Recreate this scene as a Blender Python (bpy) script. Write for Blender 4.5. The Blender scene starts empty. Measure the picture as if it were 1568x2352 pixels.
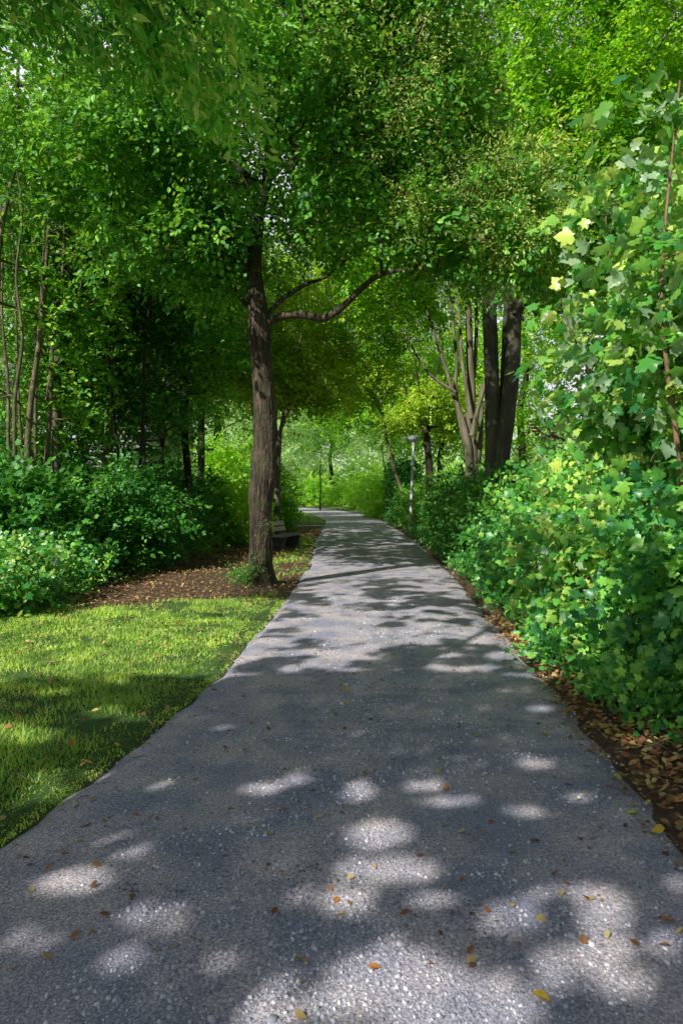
import bpy, math, random
import numpy as np
from mathutils import Vector

rng = np.random.default_rng(7)
random.seed(7)
sc = bpy.context.scene
col = sc.collection

# ------------------------------------------------------------------ layout
EYE, F, CX, HY = 1.6, 1568.0, 784.0, 1137.0
def at(u, v, Y):
    return np.array([(u - CX) / F * Y, Y, EYE + (HY - v) / F * Y])
SUN = np.array([-0.60, -0.70, 0.78]); SUN /= np.linalg.norm(SUN)

EDGE = np.array([  # y, left x, right x of the path
 (-12, -1.9, 1.5), (0, -1.75, 1.45), (2.0, -1.66, 1.5), (3.16, -1.58, 1.58), (4.03, -1.40, 1.68), (5.93, -1.11, 1.80), (8.28, -0.97, 1.91),
 (10.1, -0.88, 2.02), (15.4, -0.72, 2.34), (23.2, -0.88, 2.62), (32.2, -0.90, 2.70), (43.3, -1.0, 2.6),
 (58, -2.5, 1.9), (72, -4.6, -0.2), (86, -9.0, -4.5), (94, -17, -9), (99, -34, -20)])
def eL(y): return np.interp(y, EDGE[:, 0], EDGE[:, 1])
def eR(y): return np.interp(y, EDGE[:, 0], EDGE[:, 2])

def vnoise(x, y, seed=0):
    xi = np.floor(x).astype(np.int64); yi = np.floor(y).astype(np.int64)
    fx = x - xi; fy = y - yi; fx = fx*fx*(3-2*fx); fy = fy*fy*(3-2*fy)
    def h(a, b):
        n = (a*374761393 + b*668265263 + seed*974711) & 0x7fffffff
        n = ((n ^ (n >> 13)) * 1274126177) & 0x7fffffff
        return ((n ^ (n >> 16)) & 0xffff) / 65535.0
    return (h(xi, yi)*(1-fx)+h(xi+1, yi)*fx)*(1-fy) + (h(xi, yi+1)*(1-fx)+h(xi+1, yi+1)*fx)*fy
def fbm(x, y, seed=0):
    return (vnoise(x, y, seed)*0.55 + vnoise(x*2.1+5, y*2.1, seed+1)*0.3 + vnoise(x*4.3, y*4.3+9, seed+2)*0.15)

# ------------------------------------------------------------------ crown gaps shaped so the sun falls on set patches
PATCH = np.array([
 (400,1812,58,19),(615,1810,46,15),(835,1815,46,21),(690,1790,36,12),(990,1803,44,13),(1045,1838,70,14),(290,1940,80,25),
 (180,2012,95,32),(30,1985,62,32),(880,1915,85,30),(905,1990,125,32),(810,2062,62,36),(1000,2060,60,20),(380,2100,85,36),
 (80,2150,60,26),(310,2200,60,26),(530,2200,46,22),(640,2320,75,70),(930,2240,150,75),(1060,2310,200,90),(790,2290,80,45),(1330,2060,120,36),
 (1400,2170,66,110),(1190,2100,75,48),(1310,2210,75,60),(1530,2165,36,40),(1490,2250,34,34),(1555,2020,26,26),
 (1235,1752,44,11),(1245,1625,26,8),(520,1669,34,7),(1210,1860,62,13),(1330,1830,30,12),(330,1870,50,12),(70,1690,80,20),(215,1770,40,10),
 (1240,1500,90,22),(1140,1430,45,12),(1490,1700,60,10),(700,2060,40,16)])
def lit_soft(cx, cy, cz): return lit(cx, cy, cz, False)
def lit(cx, cy, cz, walls=True):
    """True where a leaf here would shade ground the sun reaches"""
    t = cz / SUN[2]
    gx = cx - SUN[0]*t; gy = cy - SUN[1]*t
    out = np.zeros(cx.shape, bool)
    ok = gy > 1.2
    y = np.where(ok, gy, 1.2)
    v = HY + EYE*F/y; u = CX + gx/y*F
    near = ok & (v > 1380)
    for (pu, pv, ru, rv) in PATCH:
        wob = 0.82 + 0.5*vnoise(u*0.035+pu, v*0.06, 3)
        out |= near & (((u-pu)/(ru*wob))**2 + ((v-pv)/(rv*wob))**2 < 1)
    # heart of shade inside the bright ring
    out &= ~(near & (((u-1290)/42)**2 + ((v-2085)/34)**2 < 1))
    n1 = fbm(gx*3.2, gy*3.2, 11)
    n2 = fbm(gx*1.3+7, gy*1.3, 21)
    wob = 22*vnoise(gx*1.7, gy*0.5, 5)
    band = ok & (v < 1552+wob-11) & (v > 1338)
    grass = band & (gx < eL(y)+0.1)
    out |= grass & (n2*0.6+n1*0.4 > 0.33) & (v > 1375)
    out |= near & (gx < eL(y)) & (v > 1540) & (n1*.6+n2*.4 > 0.60)
    pth = band & (gx >= eL(y)+0.1) & (gx < eR(y)+1.2)
    out |= pth & (n1*0.7+n2*0.3 > np.where(v > 1440, 0.455, 0.51))
    far = ok & (v <= 1338) & (v > 1150)
    out |= far & (n1 > 0.53) & (gy < 38)
    out |= far & (gy >= 38) & (n1 > 0.55)
    tt = (cy-11.8)/SUN[1]; px = cx-SUN[0]*tt; pz = cz-SUN[2]*tt
    out |= (tt > .5) & (np.abs(px+1.44) < .4) & (pz > .5) & (pz < 5.5) & (fbm(px*4, pz*2.2, 47) > .52)
    tt = (cy-11.0)/SUN[1]; px = cx-SUN[0]*tt; pz = cz-SUN[2]*tt
    out |= (tt > .5) & (px > 1.) & (px < 4.4) & (pz > 4.4) & (pz < 9.) & (fbm(px*2, pz*2, 49) > .38)
    if not walls: return out & (rng.random(out.shape) < .9)
    # broad face of the maple thicket on the right
    tt = (cx - 2.9)/SUN[0]
    py = cy - SUN[1]*tt; pz = cz - SUN[2]*tt
    nb = fbm(py*1.6, pz*1.6, 31)
    wall = (tt > 0) & (py > 3.6) & (py < 15) & (pz > 0.25) & (pz < 9)
    shade = (pz < 2.2 - 0.27*(py-3.2))
    out |= wall & np.where(shade, nb > 0.58, nb > np.where(pz > 2.4, .10, .22))
    # yellow-green bay of crowns on the right, trunks of the beech
    tt = (cx - 4.2)/SUN[0]
    py = cy - SUN[1]*tt; pz = cz - SUN[2]*tt
    out |= (tt > 0.8) & (py > 15) & (py < 24) & (pz > 1) & (pz < 14) & (fbm(py*1.2, pz*1.2, 41) > 0.40)
    tt = (cy-14.5)/SUN[1]; px = cx-SUN[0]*tt; pz = cz-SUN[2]*tt
    out |= (tt > .3) & (px < -3) & (px > -12) & (pz > 0) & (pz < 11) & (fbm(px*1.5, pz*1.5, 43) > .5)
    return out

# ------------------------------------------------------------------ object helpers
def tag(o, label=None, cat=None, group=None, kind=None):
    if label: o['label'] = label
    if cat: o['category'] = cat
    if group: o['group'] = group
    if kind: o['kind'] = kind
    return o
def thing(name, label, cat, loc=(0, 0, 0), rz=0, group=None):
    o = bpy.data.objects.new(name, None); col.objects.link(o)
    o.empty_display_size = 0.1
    o.location = loc; o.rotation_euler = (0, 0, rz)
    return tag(o, label, cat, group)
def mesh_np(name, V, T, mat, parent=None, smooth=False, n=3, local=True):
    V = np.asarray(V, np.float32); T = np.asarray(T, np.int32)
    if parent is not None and local:
        V = V - np.array(parent.location, np.float32)
    me = bpy.data.meshes.new(name)
    me.vertices.add(len(V)); me.vertices.foreach_set('co', V.ravel())
    me.loops.add(T.size); me.loops.foreach_set('vertex_index', T.ravel())
    me.polygons.add(len(T))
    me.polygons.foreach_set('loop_start', np.arange(0, T.size, n, dtype=np.int32))
    me.polygons.foreach_set('loop_total', np.full(len(T), n, np.int32))
    if smooth: me.polygons.foreach_set('use_smooth', np.ones(len(T), bool))
    me.update(calc_edges=True)
    me.materials.append(mat)
    o = bpy.data.objects.new(name, me); col.objects.link(o)
    if parent is not None: o.parent = parent
    return o
class Q:   # quad/tri soup collector
    def __init__(s): s.v = []; s.f = []; s.n = 0
    def add(s, V, Fc):
        s.v.append(np.asarray(V, float)); s.f.append(np.asarray(Fc, int)+s.n); s.n += len(V)
    def box(s, c, d, R=None):
        k = np.array([(x, y, z) for x in (-.5, .5) for y in (-.5, .5) for z in (-.5, .5)])*np.array(d)
        if R is not None: k = k @ np.asarray(R).T
        s.add(k+np.array(c), [(0,1,3,2),(4,6,7,5),(0,4,5,1),(2,3,7,6),(0,2,6,4),(1,5,7,3)])
    def build(s, name, mat, parent=None, smooth=False, bevel=0, local=True):
        V = np.vstack(s.v); Fc = np.vstack(s.f)
        o = mesh_np(name, V, Fc, mat, parent, smooth, n=4, local=local)
        if bevel:
            m = o.modifiers.new('bevel', 'BEVEL'); m.width = bevel; m.segments = 2; m.limit_method = 'ANGLE'
        return o
def tube(q, P, R, seg=6, lump=0.0, cap=True, flare=0.0, seed=0):
    P = np.asarray(P, float); R = np.asarray(R, float); n = len(P)
    T = np.gradient(P, axis=0); T /= np.linalg.norm(T, axis=1)[:, None]+1e-9
    ref = np.array([0.13, 1, 0.07]) if abs(T[:, 1]).mean() < 0.8 else np.array([1, 0.1, 0.05])
    A = np.cross(T, ref); A /= np.linalg.norm(A, axis=1)[:, None]+1e-9
    B = np.cross(T, A)
    th = np.linspace(0, 2*np.pi, seg, endpoint=False)
    rr = np.repeat(R[:, None], seg, 1)
    if lump:
        s = np.cumsum(np.r_[0, np.linalg.norm(np.diff(P, axis=0), axis=1)])
        for k, (a, f) in enumerate(((1, 1.1), (2, 1.7), (3, 2.9), (5, 1.3), (7, .6))):
            rr = rr*(1+lump/(k*0.5+1)*np.sin(a*th[None]+s[:, None]*f*1.9+seed+k*2.1+1.2*np.sin(s[:, None]*f)))
    if flare:
        z = (P[:, 2]-P[0, 2])[:, None]
        rr = rr*(1+flare*np.exp(-z*4.5)*(1+0.55*np.sin(th[None]*5+seed)))
    V = P[:, None]+rr[..., None]*(np.cos(th)[None, :, None]*A[:, None]+np.sin(th)[None, :, None]*B[:, None])
    i = np.arange(n-1)[:, None]*seg; j = np.arange(seg)[None]; j2 = (j+1) % seg
    Fc = np.stack([i+j, i+j2, i+seg+j2, i+seg+j], -1).reshape(-1, 4)
    q.add(V.reshape(-1, 3), Fc)
def smooth_path(P, k=4):
    P = np.asarray(P, float)
    if len(P) < 3: 
        t = np.linspace(0, 1, k+1)[:, None]; return P[0]*(1-t)+P[-1]*t
    E = np.vstack([2*P[0]-P[1], P, 2*P[-1]-P[-2]])
    out = []
    for i in range(1, len(E)-2):
        p0, p1, p2, p3 = E[i-1:i+3]
        for t in np.arange(k)/k:
            out.append(0.5*((2*p1)+(-p0+p2)*t+(2*p0-5*p1+4*p2-p3)*t*t+(-p0+3*p1-3*p2+p3)*t**3))
    out.append(E[-2]); return np.array(out)

# ------------------------------------------------------------------ materials
def newmat(name):
    m = bpy.data.materials.new(name); m.use_nodes = True
    nt = m.node_tree; nt.nodes.clear()
    return m, nt, nt.nodes, nt.links
def N(nt, t, **k):
    n = nt.nodes.new(t)
    for a, b in k.items():
        if a in n.inputs: n.inputs[a].default_value = b
        else: setattr(n, a, b)
    return n
def ramp(nt, stops, interp='LINEAR'):
    r = nt.nodes.new('ShaderNodeValToRGB'); r.color_ramp.interpolation = interp
    e = r.color_ramp.elements
    while len(e) < len(stops): e.new(0.5)
    for x, (p, c) in zip(e, stops): x.position = p; x.color = (*c, 1) if len(c) == 3 else c
    return r
def leaf_mat(name, dark, mid, light, trans, tw=0.42, rough=0.42, odd=None, spec=0.35, clump=0.55, gain=3.3, under=None):
    if gain:
        f = lambda c: (min(.62, c[0]*gain*1.1), min(.80, c[1]*gain), c[2]*gain*.75)
        dark, mid, light = f(dark), f(mid), f(light); trans = tuple(min(.95, x*1.25) for x in trans)
    m, nt, nd, lk = newmat(name)
    out = N(nt, 'ShaderNodeOutputMaterial')
    geo = N(nt, 'ShaderNodeNewGeometry')
    st = [(0.0, dark), (0.5, mid), (0.93, light)]
    if odd: st = [(0.0, dark), (0.48, mid), (0.90, light), (0.965, light), (0.985, odd)]
    r = ramp(nt, st); lk.new(geo.outputs['Random Per Island'], r.inputs[0])
    no = N(nt, 'ShaderNodeTexNoise', Scale=clump, Detail=2.0); lk.new(geo.outputs['Position'], no.inputs['Vector'])
    hs = N(nt, 'ShaderNodeHueSaturation')
    mr = N(nt, 'ShaderNodeMapRange'); mr.inputs[1].default_value = 0.32; mr.inputs[2].default_value = 0.68
    mr.inputs[3].default_value = 0.62; mr.inputs[4].default_value = 1.4
    lk.new(no.outputs[0], mr.inputs[0]); lk.new(mr.outputs[0], hs.inputs['Value'])
    mh = N(nt, 'ShaderNodeMapRange'); mh.inputs[1].default_value = 0.3; mh.inputs[2].default_value = 0.7
    mh.inputs[3].default_value = 0.525; mh.inputs[4].default_value = 0.48
    lk.new(no.outputs[0], mh.inputs[0]); lk.new(mh.outputs[0], hs.inputs['Hue'])
    lk.new(r.outputs[0], hs.inputs['Color'])
    p = N(nt, 'ShaderNodeBsdfPrincipled', Roughness=rough); p.inputs['Specular IOR Level'].default_value = spec
    if under:
        mu = N(nt, 'ShaderNodeMix', data_type='RGBA'); mb = N(nt, 'ShaderNodeMath', operation='MULTIPLY'); lk.new(geo.outputs['Backfacing'], mb.inputs[0]); mb.inputs[1].default_value = .75
        lk.new(mb.outputs[0], mu.inputs[0]); lk.new(hs.outputs[0], mu.inputs[6]); mu.inputs[7].default_value = (*under, 1); lk.new(mu.outputs[2], p.inputs['Base Color'])
    else: lk.new(hs.outputs[0], p.inputs['Base Color'])
    tr = N(nt, 'ShaderNodeBsdfTranslucent')
    mx = N(nt, 'ShaderNodeMix', data_type='RGBA'); mx.inputs[0].default_value = 0.5
    lk.new(hs.outputs[0], mx.inputs[6]); mx.inputs[7].default_value = (*trans, 1)
    lk.new(mx.outputs[2], tr.inputs['Color'])
    ms = N(nt, 'ShaderNodeMixShader'); ms.inputs[0].default_value = tw
    lk.new(p.outputs[0], ms.inputs[1]); lk.new(tr.outputs[0], ms.inputs[2]); lk.new(ms.outputs[0], out.inputs[0])
    return m
def bark_mat(name, c1, c2, c3, scale=14, stretch=0.16, bump=0.8, moss=0.3, mosscol=(0.05, 0.075, 0.02)):
    m, nt, nd, lk = newmat(name)
    out = N(nt, 'ShaderNodeOutputMaterial'); p = N(nt, 'ShaderNodeBsdfPrincipled', Roughness=0.9)
    geo = N(nt, 'ShaderNodeNewGeometry')
    mp = N(nt, 'ShaderNodeMapping'); mp.inputs['Scale'].default_value = (1, 1, stretch)
    lk.new(geo.outputs['Position'], mp.inputs[0])
    n1 = N(nt, 'ShaderNodeTexNoise', Scale=float(scale), Detail=6.0, Roughness=0.65, Distortion=0.6); lk.new(mp.outputs[0], n1.inputs['Vector'])
    vo = N(nt, 'ShaderNodeTexVoronoi', Scale=float(scale*1.8)); vo.feature = 'DISTANCE_TO_EDGE'
    lk.new(mp.outputs[0], vo.inputs['Vector'])
    n2 = N(nt, 'ShaderNodeTexNoise', Scale=2.2, Detail=4.0); lk.new(geo.outputs['Position'], n2.inputs['Vector'])
    r = ramp(nt, [(0.3, c1), (0.5, c2), (0.7, c3)]); lk.new(n1.outputs[0], r.inputs[0])
    rm = ramp(nt, [(0.48, (0, 0, 0)), (0.62, (1, 1, 1))]); lk.new(n2.outputs[0], rm.inputs[0])
    mm = N(nt, 'ShaderNodeMath', operation='MULTIPLY'); mm.inputs[1].default_value = moss; lk.new(rm.outputs[0], mm.inputs[0])
    mx = N(nt, 'ShaderNodeMix', data_type='RGBA'); lk.new(mm.outputs[0], mx.inputs[0]); lk.new(r.outputs[0], mx.inputs[6])
    mx.inputs[7].default_value = (*mosscol, 1); lk.new(mx.outputs[2], p.inputs['Base Color'])
    rv = ramp(nt, [(0.0, (0, 0, 0)), (0.12, (1, 1, 1))]); lk.new(vo.outputs['Distance'], rv.inputs[0])
    ad = N(nt, 'ShaderNodeMath', operation='MULTIPLY_ADD'); lk.new(rv.outputs[0], ad.inputs[0]); ad.inputs[1].default_value = 0.5
    lk.new(n1.outputs[0], ad.inputs[2])
    b = N(nt, 'ShaderNodeBump', Strength=bump, Distance=0.03); lk.new(ad.outputs[0], b.inputs['Height']); lk.new(b.outputs[0], p.inputs['Normal'])
    lk.new(p.outputs[0], out.inputs[0]); return m
def plain(name, c, rough=0.7, metal=0, noise=0.25, scale=20, bump=0.0, emit=None):
    m, nt, nd, lk = newmat(name)
    out = N(nt, 'ShaderNodeOutputMaterial'); p = N(nt, 'ShaderNodeBsdfPrincipled', Roughness=rough, Metallic=metal)
    geo = N(nt, 'ShaderNodeNewGeometry'); no = N(nt, 'ShaderNodeTexNoise', Scale=float(scale), Detail=5.0); lk.new(geo.outputs['Position'], no.inputs['Vector'])
    r = ramp(nt, [(0.3, tuple(x*(1-noise) for x in c)), (0.7, tuple(min(1, x*(1+noise)) for x in c))]); lk.new(no.outputs[0], r.inputs[0])
    lk.new(r.outputs[0], p.inputs['Base Color'])
    if bump:
        b = N(nt, 'ShaderNodeBump', Strength=bump, Distance=0.02); lk.new(no.outputs[0], b.inputs['Height']); lk.new(b.outputs[0], p.inputs['Normal'])
    lk.new(p.outputs[0], out.inputs[0]); return m

M = {}
M['linden'] = leaf_mat('linden_leaf', (0.014, 0.065, 0.018), (0.034, 0.125, 0.022), (0.10, 0.24, 0.035), (0.30, 0.52, 0.02), odd=(0.28, 0.24, 0.04), gain=3.2)
M['beech'] = leaf_mat('beech_leaf', (0.025, 0.11, 0.010), (0.075, 0.22, 0.014), (0.18, 0.34, 0.02), (0.34, 0.60, 0.01), tw=0.5)
M['wood'] = leaf_mat('thicket_leaf', (0.015, 0.075, 0.02), (0.045, 0.16, 0.025), (0.14, 0.29, 0.04), (0.34, 0.60, 0.03), odd=(0.30, 0.28, 0.04))
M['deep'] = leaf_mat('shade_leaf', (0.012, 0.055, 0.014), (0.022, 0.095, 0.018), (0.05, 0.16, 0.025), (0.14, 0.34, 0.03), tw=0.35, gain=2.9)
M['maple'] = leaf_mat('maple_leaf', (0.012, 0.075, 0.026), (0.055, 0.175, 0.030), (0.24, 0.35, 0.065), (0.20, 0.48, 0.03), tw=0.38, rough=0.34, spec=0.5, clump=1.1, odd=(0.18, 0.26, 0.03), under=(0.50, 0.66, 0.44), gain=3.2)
M['maple_shade'] = leaf_mat('maple_leaf_shade_tint', (0.010, 0.065, 0.028), (0.032, 0.135, 0.038), (0.11, 0.26, 0.045), (0.12, 0.40, 0.05), tw=0.36, rough=0.34, spec=0.5, clump=1.4, gain=3.0)  # darker bluish maple copy, shade put into the leaf colour
M['hang'] = leaf_mat('hanging_leaf', (0.015, 0.08, 0.012), (0.05, 0.19, 0.02), (0.20, 0.36, 0.06), (0.16, 0.42, 0.02), tw=0.38, rough=.36, gain=3.3)
M['yellowleaf'] = leaf_mat('golden_crown_leaf', (0.06, 0.15, 0.015), (0.14, 0.24, 0.02), (0.30, 0.32, 0.04), (0.42, 0.48, 0.03), tw=0.45, gain=3.0)
M['bright'] = leaf_mat('sunlit_tint_leaf', (0.05, 0.19, 0.018), (0.10, 0.30, 0.022), (0.19, 0.40, 0.035), (0.42, 0.66, 0.03), tw=0.5, gain=4.2)  # sunlight on the bright bushes put into the leaf colour
M['farleaf'] = leaf_mat('haze_tinted_leaf', (0.08, 0.18, 0.05), (0.18, 0.28, 0.10), (0.30, 0.38, 0.18), (0.6, 0.75, 0.2), tw=0.55, gain=4.6)  # distance haze and glow put into the pale leaf colour
M['purple'] = leaf_mat('purple_leaf', (0.08, 0.03, 0.05), (0.14, 0.05, 0.08), (0.22, 0.10, 0.12), (0.3, 0.08, 0.1), tw=0.4)
M['red'] = leaf_mat('reddish_leaf', (0.22, 0.10, 0.07), (0.38, 0.14, 0.12), (0.5, 0.3, 0.22), (0.6, 0.3, 0.2), tw=0.4)
M['seed'] = leaf_mat('seed_bract', (0.19, 0.19, 0.04), (0.33, 0.29, 0.07), (0.45, 0.37, 0.13), (0.6, 0.58, 0.12), tw=0.35, clump=0.9)
M['bark_linden'] = bark_mat('furrowed_brown_bark', (0.014, 0.010, 0.007), (0.065, 0.046, 0.031), (0.23, 0.16, 0.105), moss=0.35)
M['bark_beech'] = bark_mat('smooth_grey_bark', (0.05, 0.046, 0.036), (0.10, 0.088, 0.065), (0.19, 0.165, 0.125), scale=5, stretch=0.3, bump=0.22, moss=0.55, mosscol=(0.085, 0.10, 0.035))
M['bark_pale'] = bark_mat('pale_fluted_bark', (0.08, 0.07, 0.045), (0.19, 0.165, 0.105), (0.36, 0.31, 0.21), scale=6, stretch=0.12, bump=0.5, moss=0.45, mosscol=(0.12, 0.15, 0.04))
M['bark_thin'] = bark_mat('olive_bark', (0.06, 0.05, 0.03), (0.16, 0.135, 0.075), (0.32, 0.27, 0.16), scale=10, stretch=0.35, bump=0.4, moss=0.5)
M['bark_dark'] = bark_mat('dark_bark', (0.015, 0.012, 0.009), (0.035, 0.028, 0.02), (0.07, 0.056, 0.04), scale=12, moss=0.4)
M['stem'] = plain('young_stem', (0.22, 0.13, 0.07), 0.6, noise=0.35, scale=30)
M['petiole'] = plain('petiole', (0.30, 0.20, 0.05), 0.6)
M['grass'] = leaf_mat('grass_blade', (0.05, 0.14, 0.014), (0.13, 0.24, 0.03), (0.33, 0.40, 0.09), (0.42, 0.60, 0.05), tw=0.40, rough=0.5, odd=(0.5, 0.42, 0.2), clump=2.6, gain=4.4)
M['litter'] = leaf_mat('fallen_leaves', (0.08, 0.040, 0.022), (0.20, 0.105, 0.055), (0.40, 0.25, 0.12), (0.4, 0.2, 0.05), tw=0.2, rough=0.7, odd=(0.6, 0.5, 0.08), gain=2.1)
M['leaf_yellow'] = plain('yellow_fallen_leaf', (0.60, 0.40, 0.03), 0.6, scale=60)
M['leaf_orange'] = plain('orange_fallen_leaf', (0.55, 0.20, 0.03), 0.6, scale=60)
M['leaf_tan'] = plain('tan_fallen_leaf', (0.50, 0.38, 0.20), 0.6, scale=60)
M['leaf_brown'] = plain('brown_fallen_leaf', (0.20, 0.09, 0.04), 0.7, scale=60)
M['leaf_red'] = plain('red_fallen_leaf', (0.45, 0.05, 0.05), 0.6, scale=60)
M['leaf_lime'] = plain('lime_fallen_leaf', (0.40, 0.50, 0.10), 0.6, scale=60)
M['stone'] = leaf_mat('gravel_stone', (0.22, 0.23, 0.27), (0.42, 0.43, 0.48), (0.74, 0.72, 0.75), (0.2, 0.2, 0.2), tw=0.0, rough=0.85, clump=3, gain=0)

# ------------------------------------------------------------------ leaf sprays
def leaf_geo(kind):
    if kind == 'kite':
        V = [(0,0,0), (-.32,.45,.07), (0,1,-.06), (.32,.45,.07)]; T = [(0,2,1), (0,3,2)]
    elif kind == 'ovate':
        V = [(0,0,0), (-.27,.22,.05), (-.31,.55,.06), (0,1,-.10), (.31,.55,.06), (.27,.22,.05)]
        T = [(0,2,1), (0,3,2), (0,4,3), (0,5,4)]
    elif kind == 'long':
        V = [(0,0,0), (-.17,.25,.03), (-.19,.55,.02), (0,1.1,-.16), (.19,.55,.02), (.17,.25,.03)]
        T = [(0,2,1), (0,3,2), (0,4,3), (0,5,4)]
    elif kind == 'lobed':
        h = [(.18,-.04), (.42,.10), (.34,.30), (.50,.62), (.26,.66)]
        o = [(0,.04)]+h+[(0,1.0)]+[(-x, y) for x, y in h[::-1]]
        V = [(0,.42,0.03)]+[(x, y, -.32*x*x-.12*(y-.4)**2) for x, y in o]
        T = [(0, i+1, (i+1) % len(o)+1) for i in range(len(o))]
    elif kind == 'maple':
        h = [(.13,-.07), (.27,-.04), (.44,.06), (.42,.17), (.35,.27), (.47,.38), (.55,.62), (.40,.62), (.25,.60), (.25,.76), (.12,.88)]
        o = [(0,.04)]+h+[(0,1.06)]+[(-x, y) for x, y in h[::-1]]
        V = [(0,.40,0.02)]+[(x, y, -.42*x*x-.16*(y-.4)**2+.03*math.sin(14*y)) for x, y in o]
        T = [(0, i+1, (i+1) % len(o)+1) for i in range(len(o))]
    return np.array(V, float), np.array(T, int)
def rotm(ax, a):
    ax = np.asarray(ax, float); ax /= np.linalg.norm(ax); c, s = math.cos(a), math.sin(a); x, y, z = ax
    return np.array([[c+x*x*(1-c), x*y*(1-c)-z*s, x*z*(1-c)+y*s], [y*x*(1-c)+z*s, c+y*y*(1-c), y*z*(1-c)-x*s], [z*x*(1-c)-y*s, z*y*(1-c)+x*s, c+z*z*(1-c)]])
def spray(kind, n, L, size, r, pet=0.25, flat=0.35, droop=0.3, spiral=False):
    V0, T0 = leaf_geo(kind); VV = []; TT = []; k = 0
    for i in range(n):
        t = (i+0.6)/n
        p = np.array([0.05*math.sin(i*1.3), t*L, -droop*L*t*t*0.5])
        side = -1 if i % 2 else 1
        ang = side*(0.95-0.5*t+r.normal(0, .2)) if i < n-1 else 0
        s = size*(0.65+0.35*math.sin(math.pi*(0.15+0.7*t)))*r.uniform(.78, 1.2)
        R = rotm((0,0,1), -ang) @ rotm((1,0,0), -droop*r.uniform(0, 1.6)+r.normal(0, flat*.5)) @ rotm((0,1,0), r.normal(0, flat))
        if spiral: R = rotm((0,1,0), r.uniform(0, 6.28)*0.5-0.8) @ R
        d = R @ np.array([0, 1, 0])
        VV.append((V0*s) @ R.T + p + d*pet*s); TT.append(T0+k); k += len(V0)
    return np.vstack(VV), np.vstack(TT), len(V0), len(T0), n
def spray_set(kind, n, L, size, seed, k=5, **kw):
    r = np.random.default_rng(seed)
    return [spray(kind, n, L*r.uniform(.8, 1.2), size, r, **kw) for _ in range(k)]
SP = {
 'linden': spray_set('ovate', 15, 0.50, 0.105, 1, flat=0.45, droop=0.45),
 'beech': spray_set('ovate', 18, 0.70, 0.105, 2, flat=0.28, droop=0.25),
 'wood': spray_set('ovate', 13, 0.55, 0.115, 3, flat=0.5, droop=0.3),
 'lobed': spray_set('lobed', 9, 0.55, 0.13, 4, flat=0.45, droop=0.4, pet=0.6),
 'maple': spray_set('maple', 9, 0.50, 0.135, 5, flat=0.40, droop=0.5, pet=0.7),
 'hang': spray_set('long', 14, 0.62, 0.125, 6, flat=0.35, droop=0.9, pet=0.15),
 'small': spray_set('kite', 18, 0.45, 0.05, 7, flat=0.6, droop=0.2),
 'far': spray_set('kite', 12, 0.8, 0.20, 8, flat=0.6, droop=0.3),
 'seed': spray_set('long', 9, 0.28, 0.05, 9, flat=0.9, droop=0.6),
}
SP['maple'] += spray_set('lobed', 8, 0.45, 0.10, 15, k=2, flat=0.6, droop=0.6, pet=0.7)+spray_set('maple', 5, 0.35, 0.17, 16, k=2, flat=0.5, droop=0.9, pet=0.8)
def unit(a): return a/(np.linalg.norm(a, axis=-1, keepdims=True)+1e-9)
def place(S, P, D, Nn, sz, cull=None):
    """leaves of spray set S at points P along D with face normal Nn"""
    D = unit(D); X = unit(np.cross(D, Nn)); Z = np.cross(X, D)
    R = np.stack([X, D, Z], -1)          # columns
    which = rng.integers(0, len(S), len(P)); VV = []; TT = []; off = 0
    for k, (V, T, nv, ntri, nl) in enumerate(S):
        m = which == k
        if not m.any(): continue
        W = np.einsum('kij,vj->kvi', R[m]*sz[m][:, None, None], V) + P[m][:, None]
        W = W.reshape(-1, nv, 3)                         # leaves
        W = W + rng.normal(0, .02, (len(W), 1, 3))
        if cull is not None:
            c = W.mean(1); keep = ~cull(c[:, 0], c[:, 1], c[:, 2]); W = W[keep]
        T1 = T[:ntri]
        TT.append((T1[None]+(np.arange(len(W))*nv)[:, None, None]).reshape(-1, 3)+off)
        VV.append(W.reshape(-1, 3)); off += len(W)*nv
    return np.vstack(VV), np.vstack(TT)

def ell(c, r, n, thr=0.40, sc_=0.9, seed=0, shell=0.35):
    """points in an ellipsoid, denser to the outside, with lumpy gaps"""
    out = []
    while len(out) < n:
        d = unit(rng.normal(size=(n*3, 3))); rad = rng.uniform(shell**3, 1, (n*3, 1))**(1/3.)
        bump = 0.82+0.36*fbm(d[:, 0]*2.3+c[0], d[:, 2]*2.3+d[:, 1]*1.9+c[2], seed+3)[:, None]
        p = np.array(c)+d*rad*bump*np.array(r)
        k = fbm(p[:, 0]*sc_+p[:, 1]*.5, p[:, 2]*sc_+p[:, 1]*.6, seed) > thr
        out += list(p[k])
        if not k.any(): break
    return np.array(out[:n])

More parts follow.
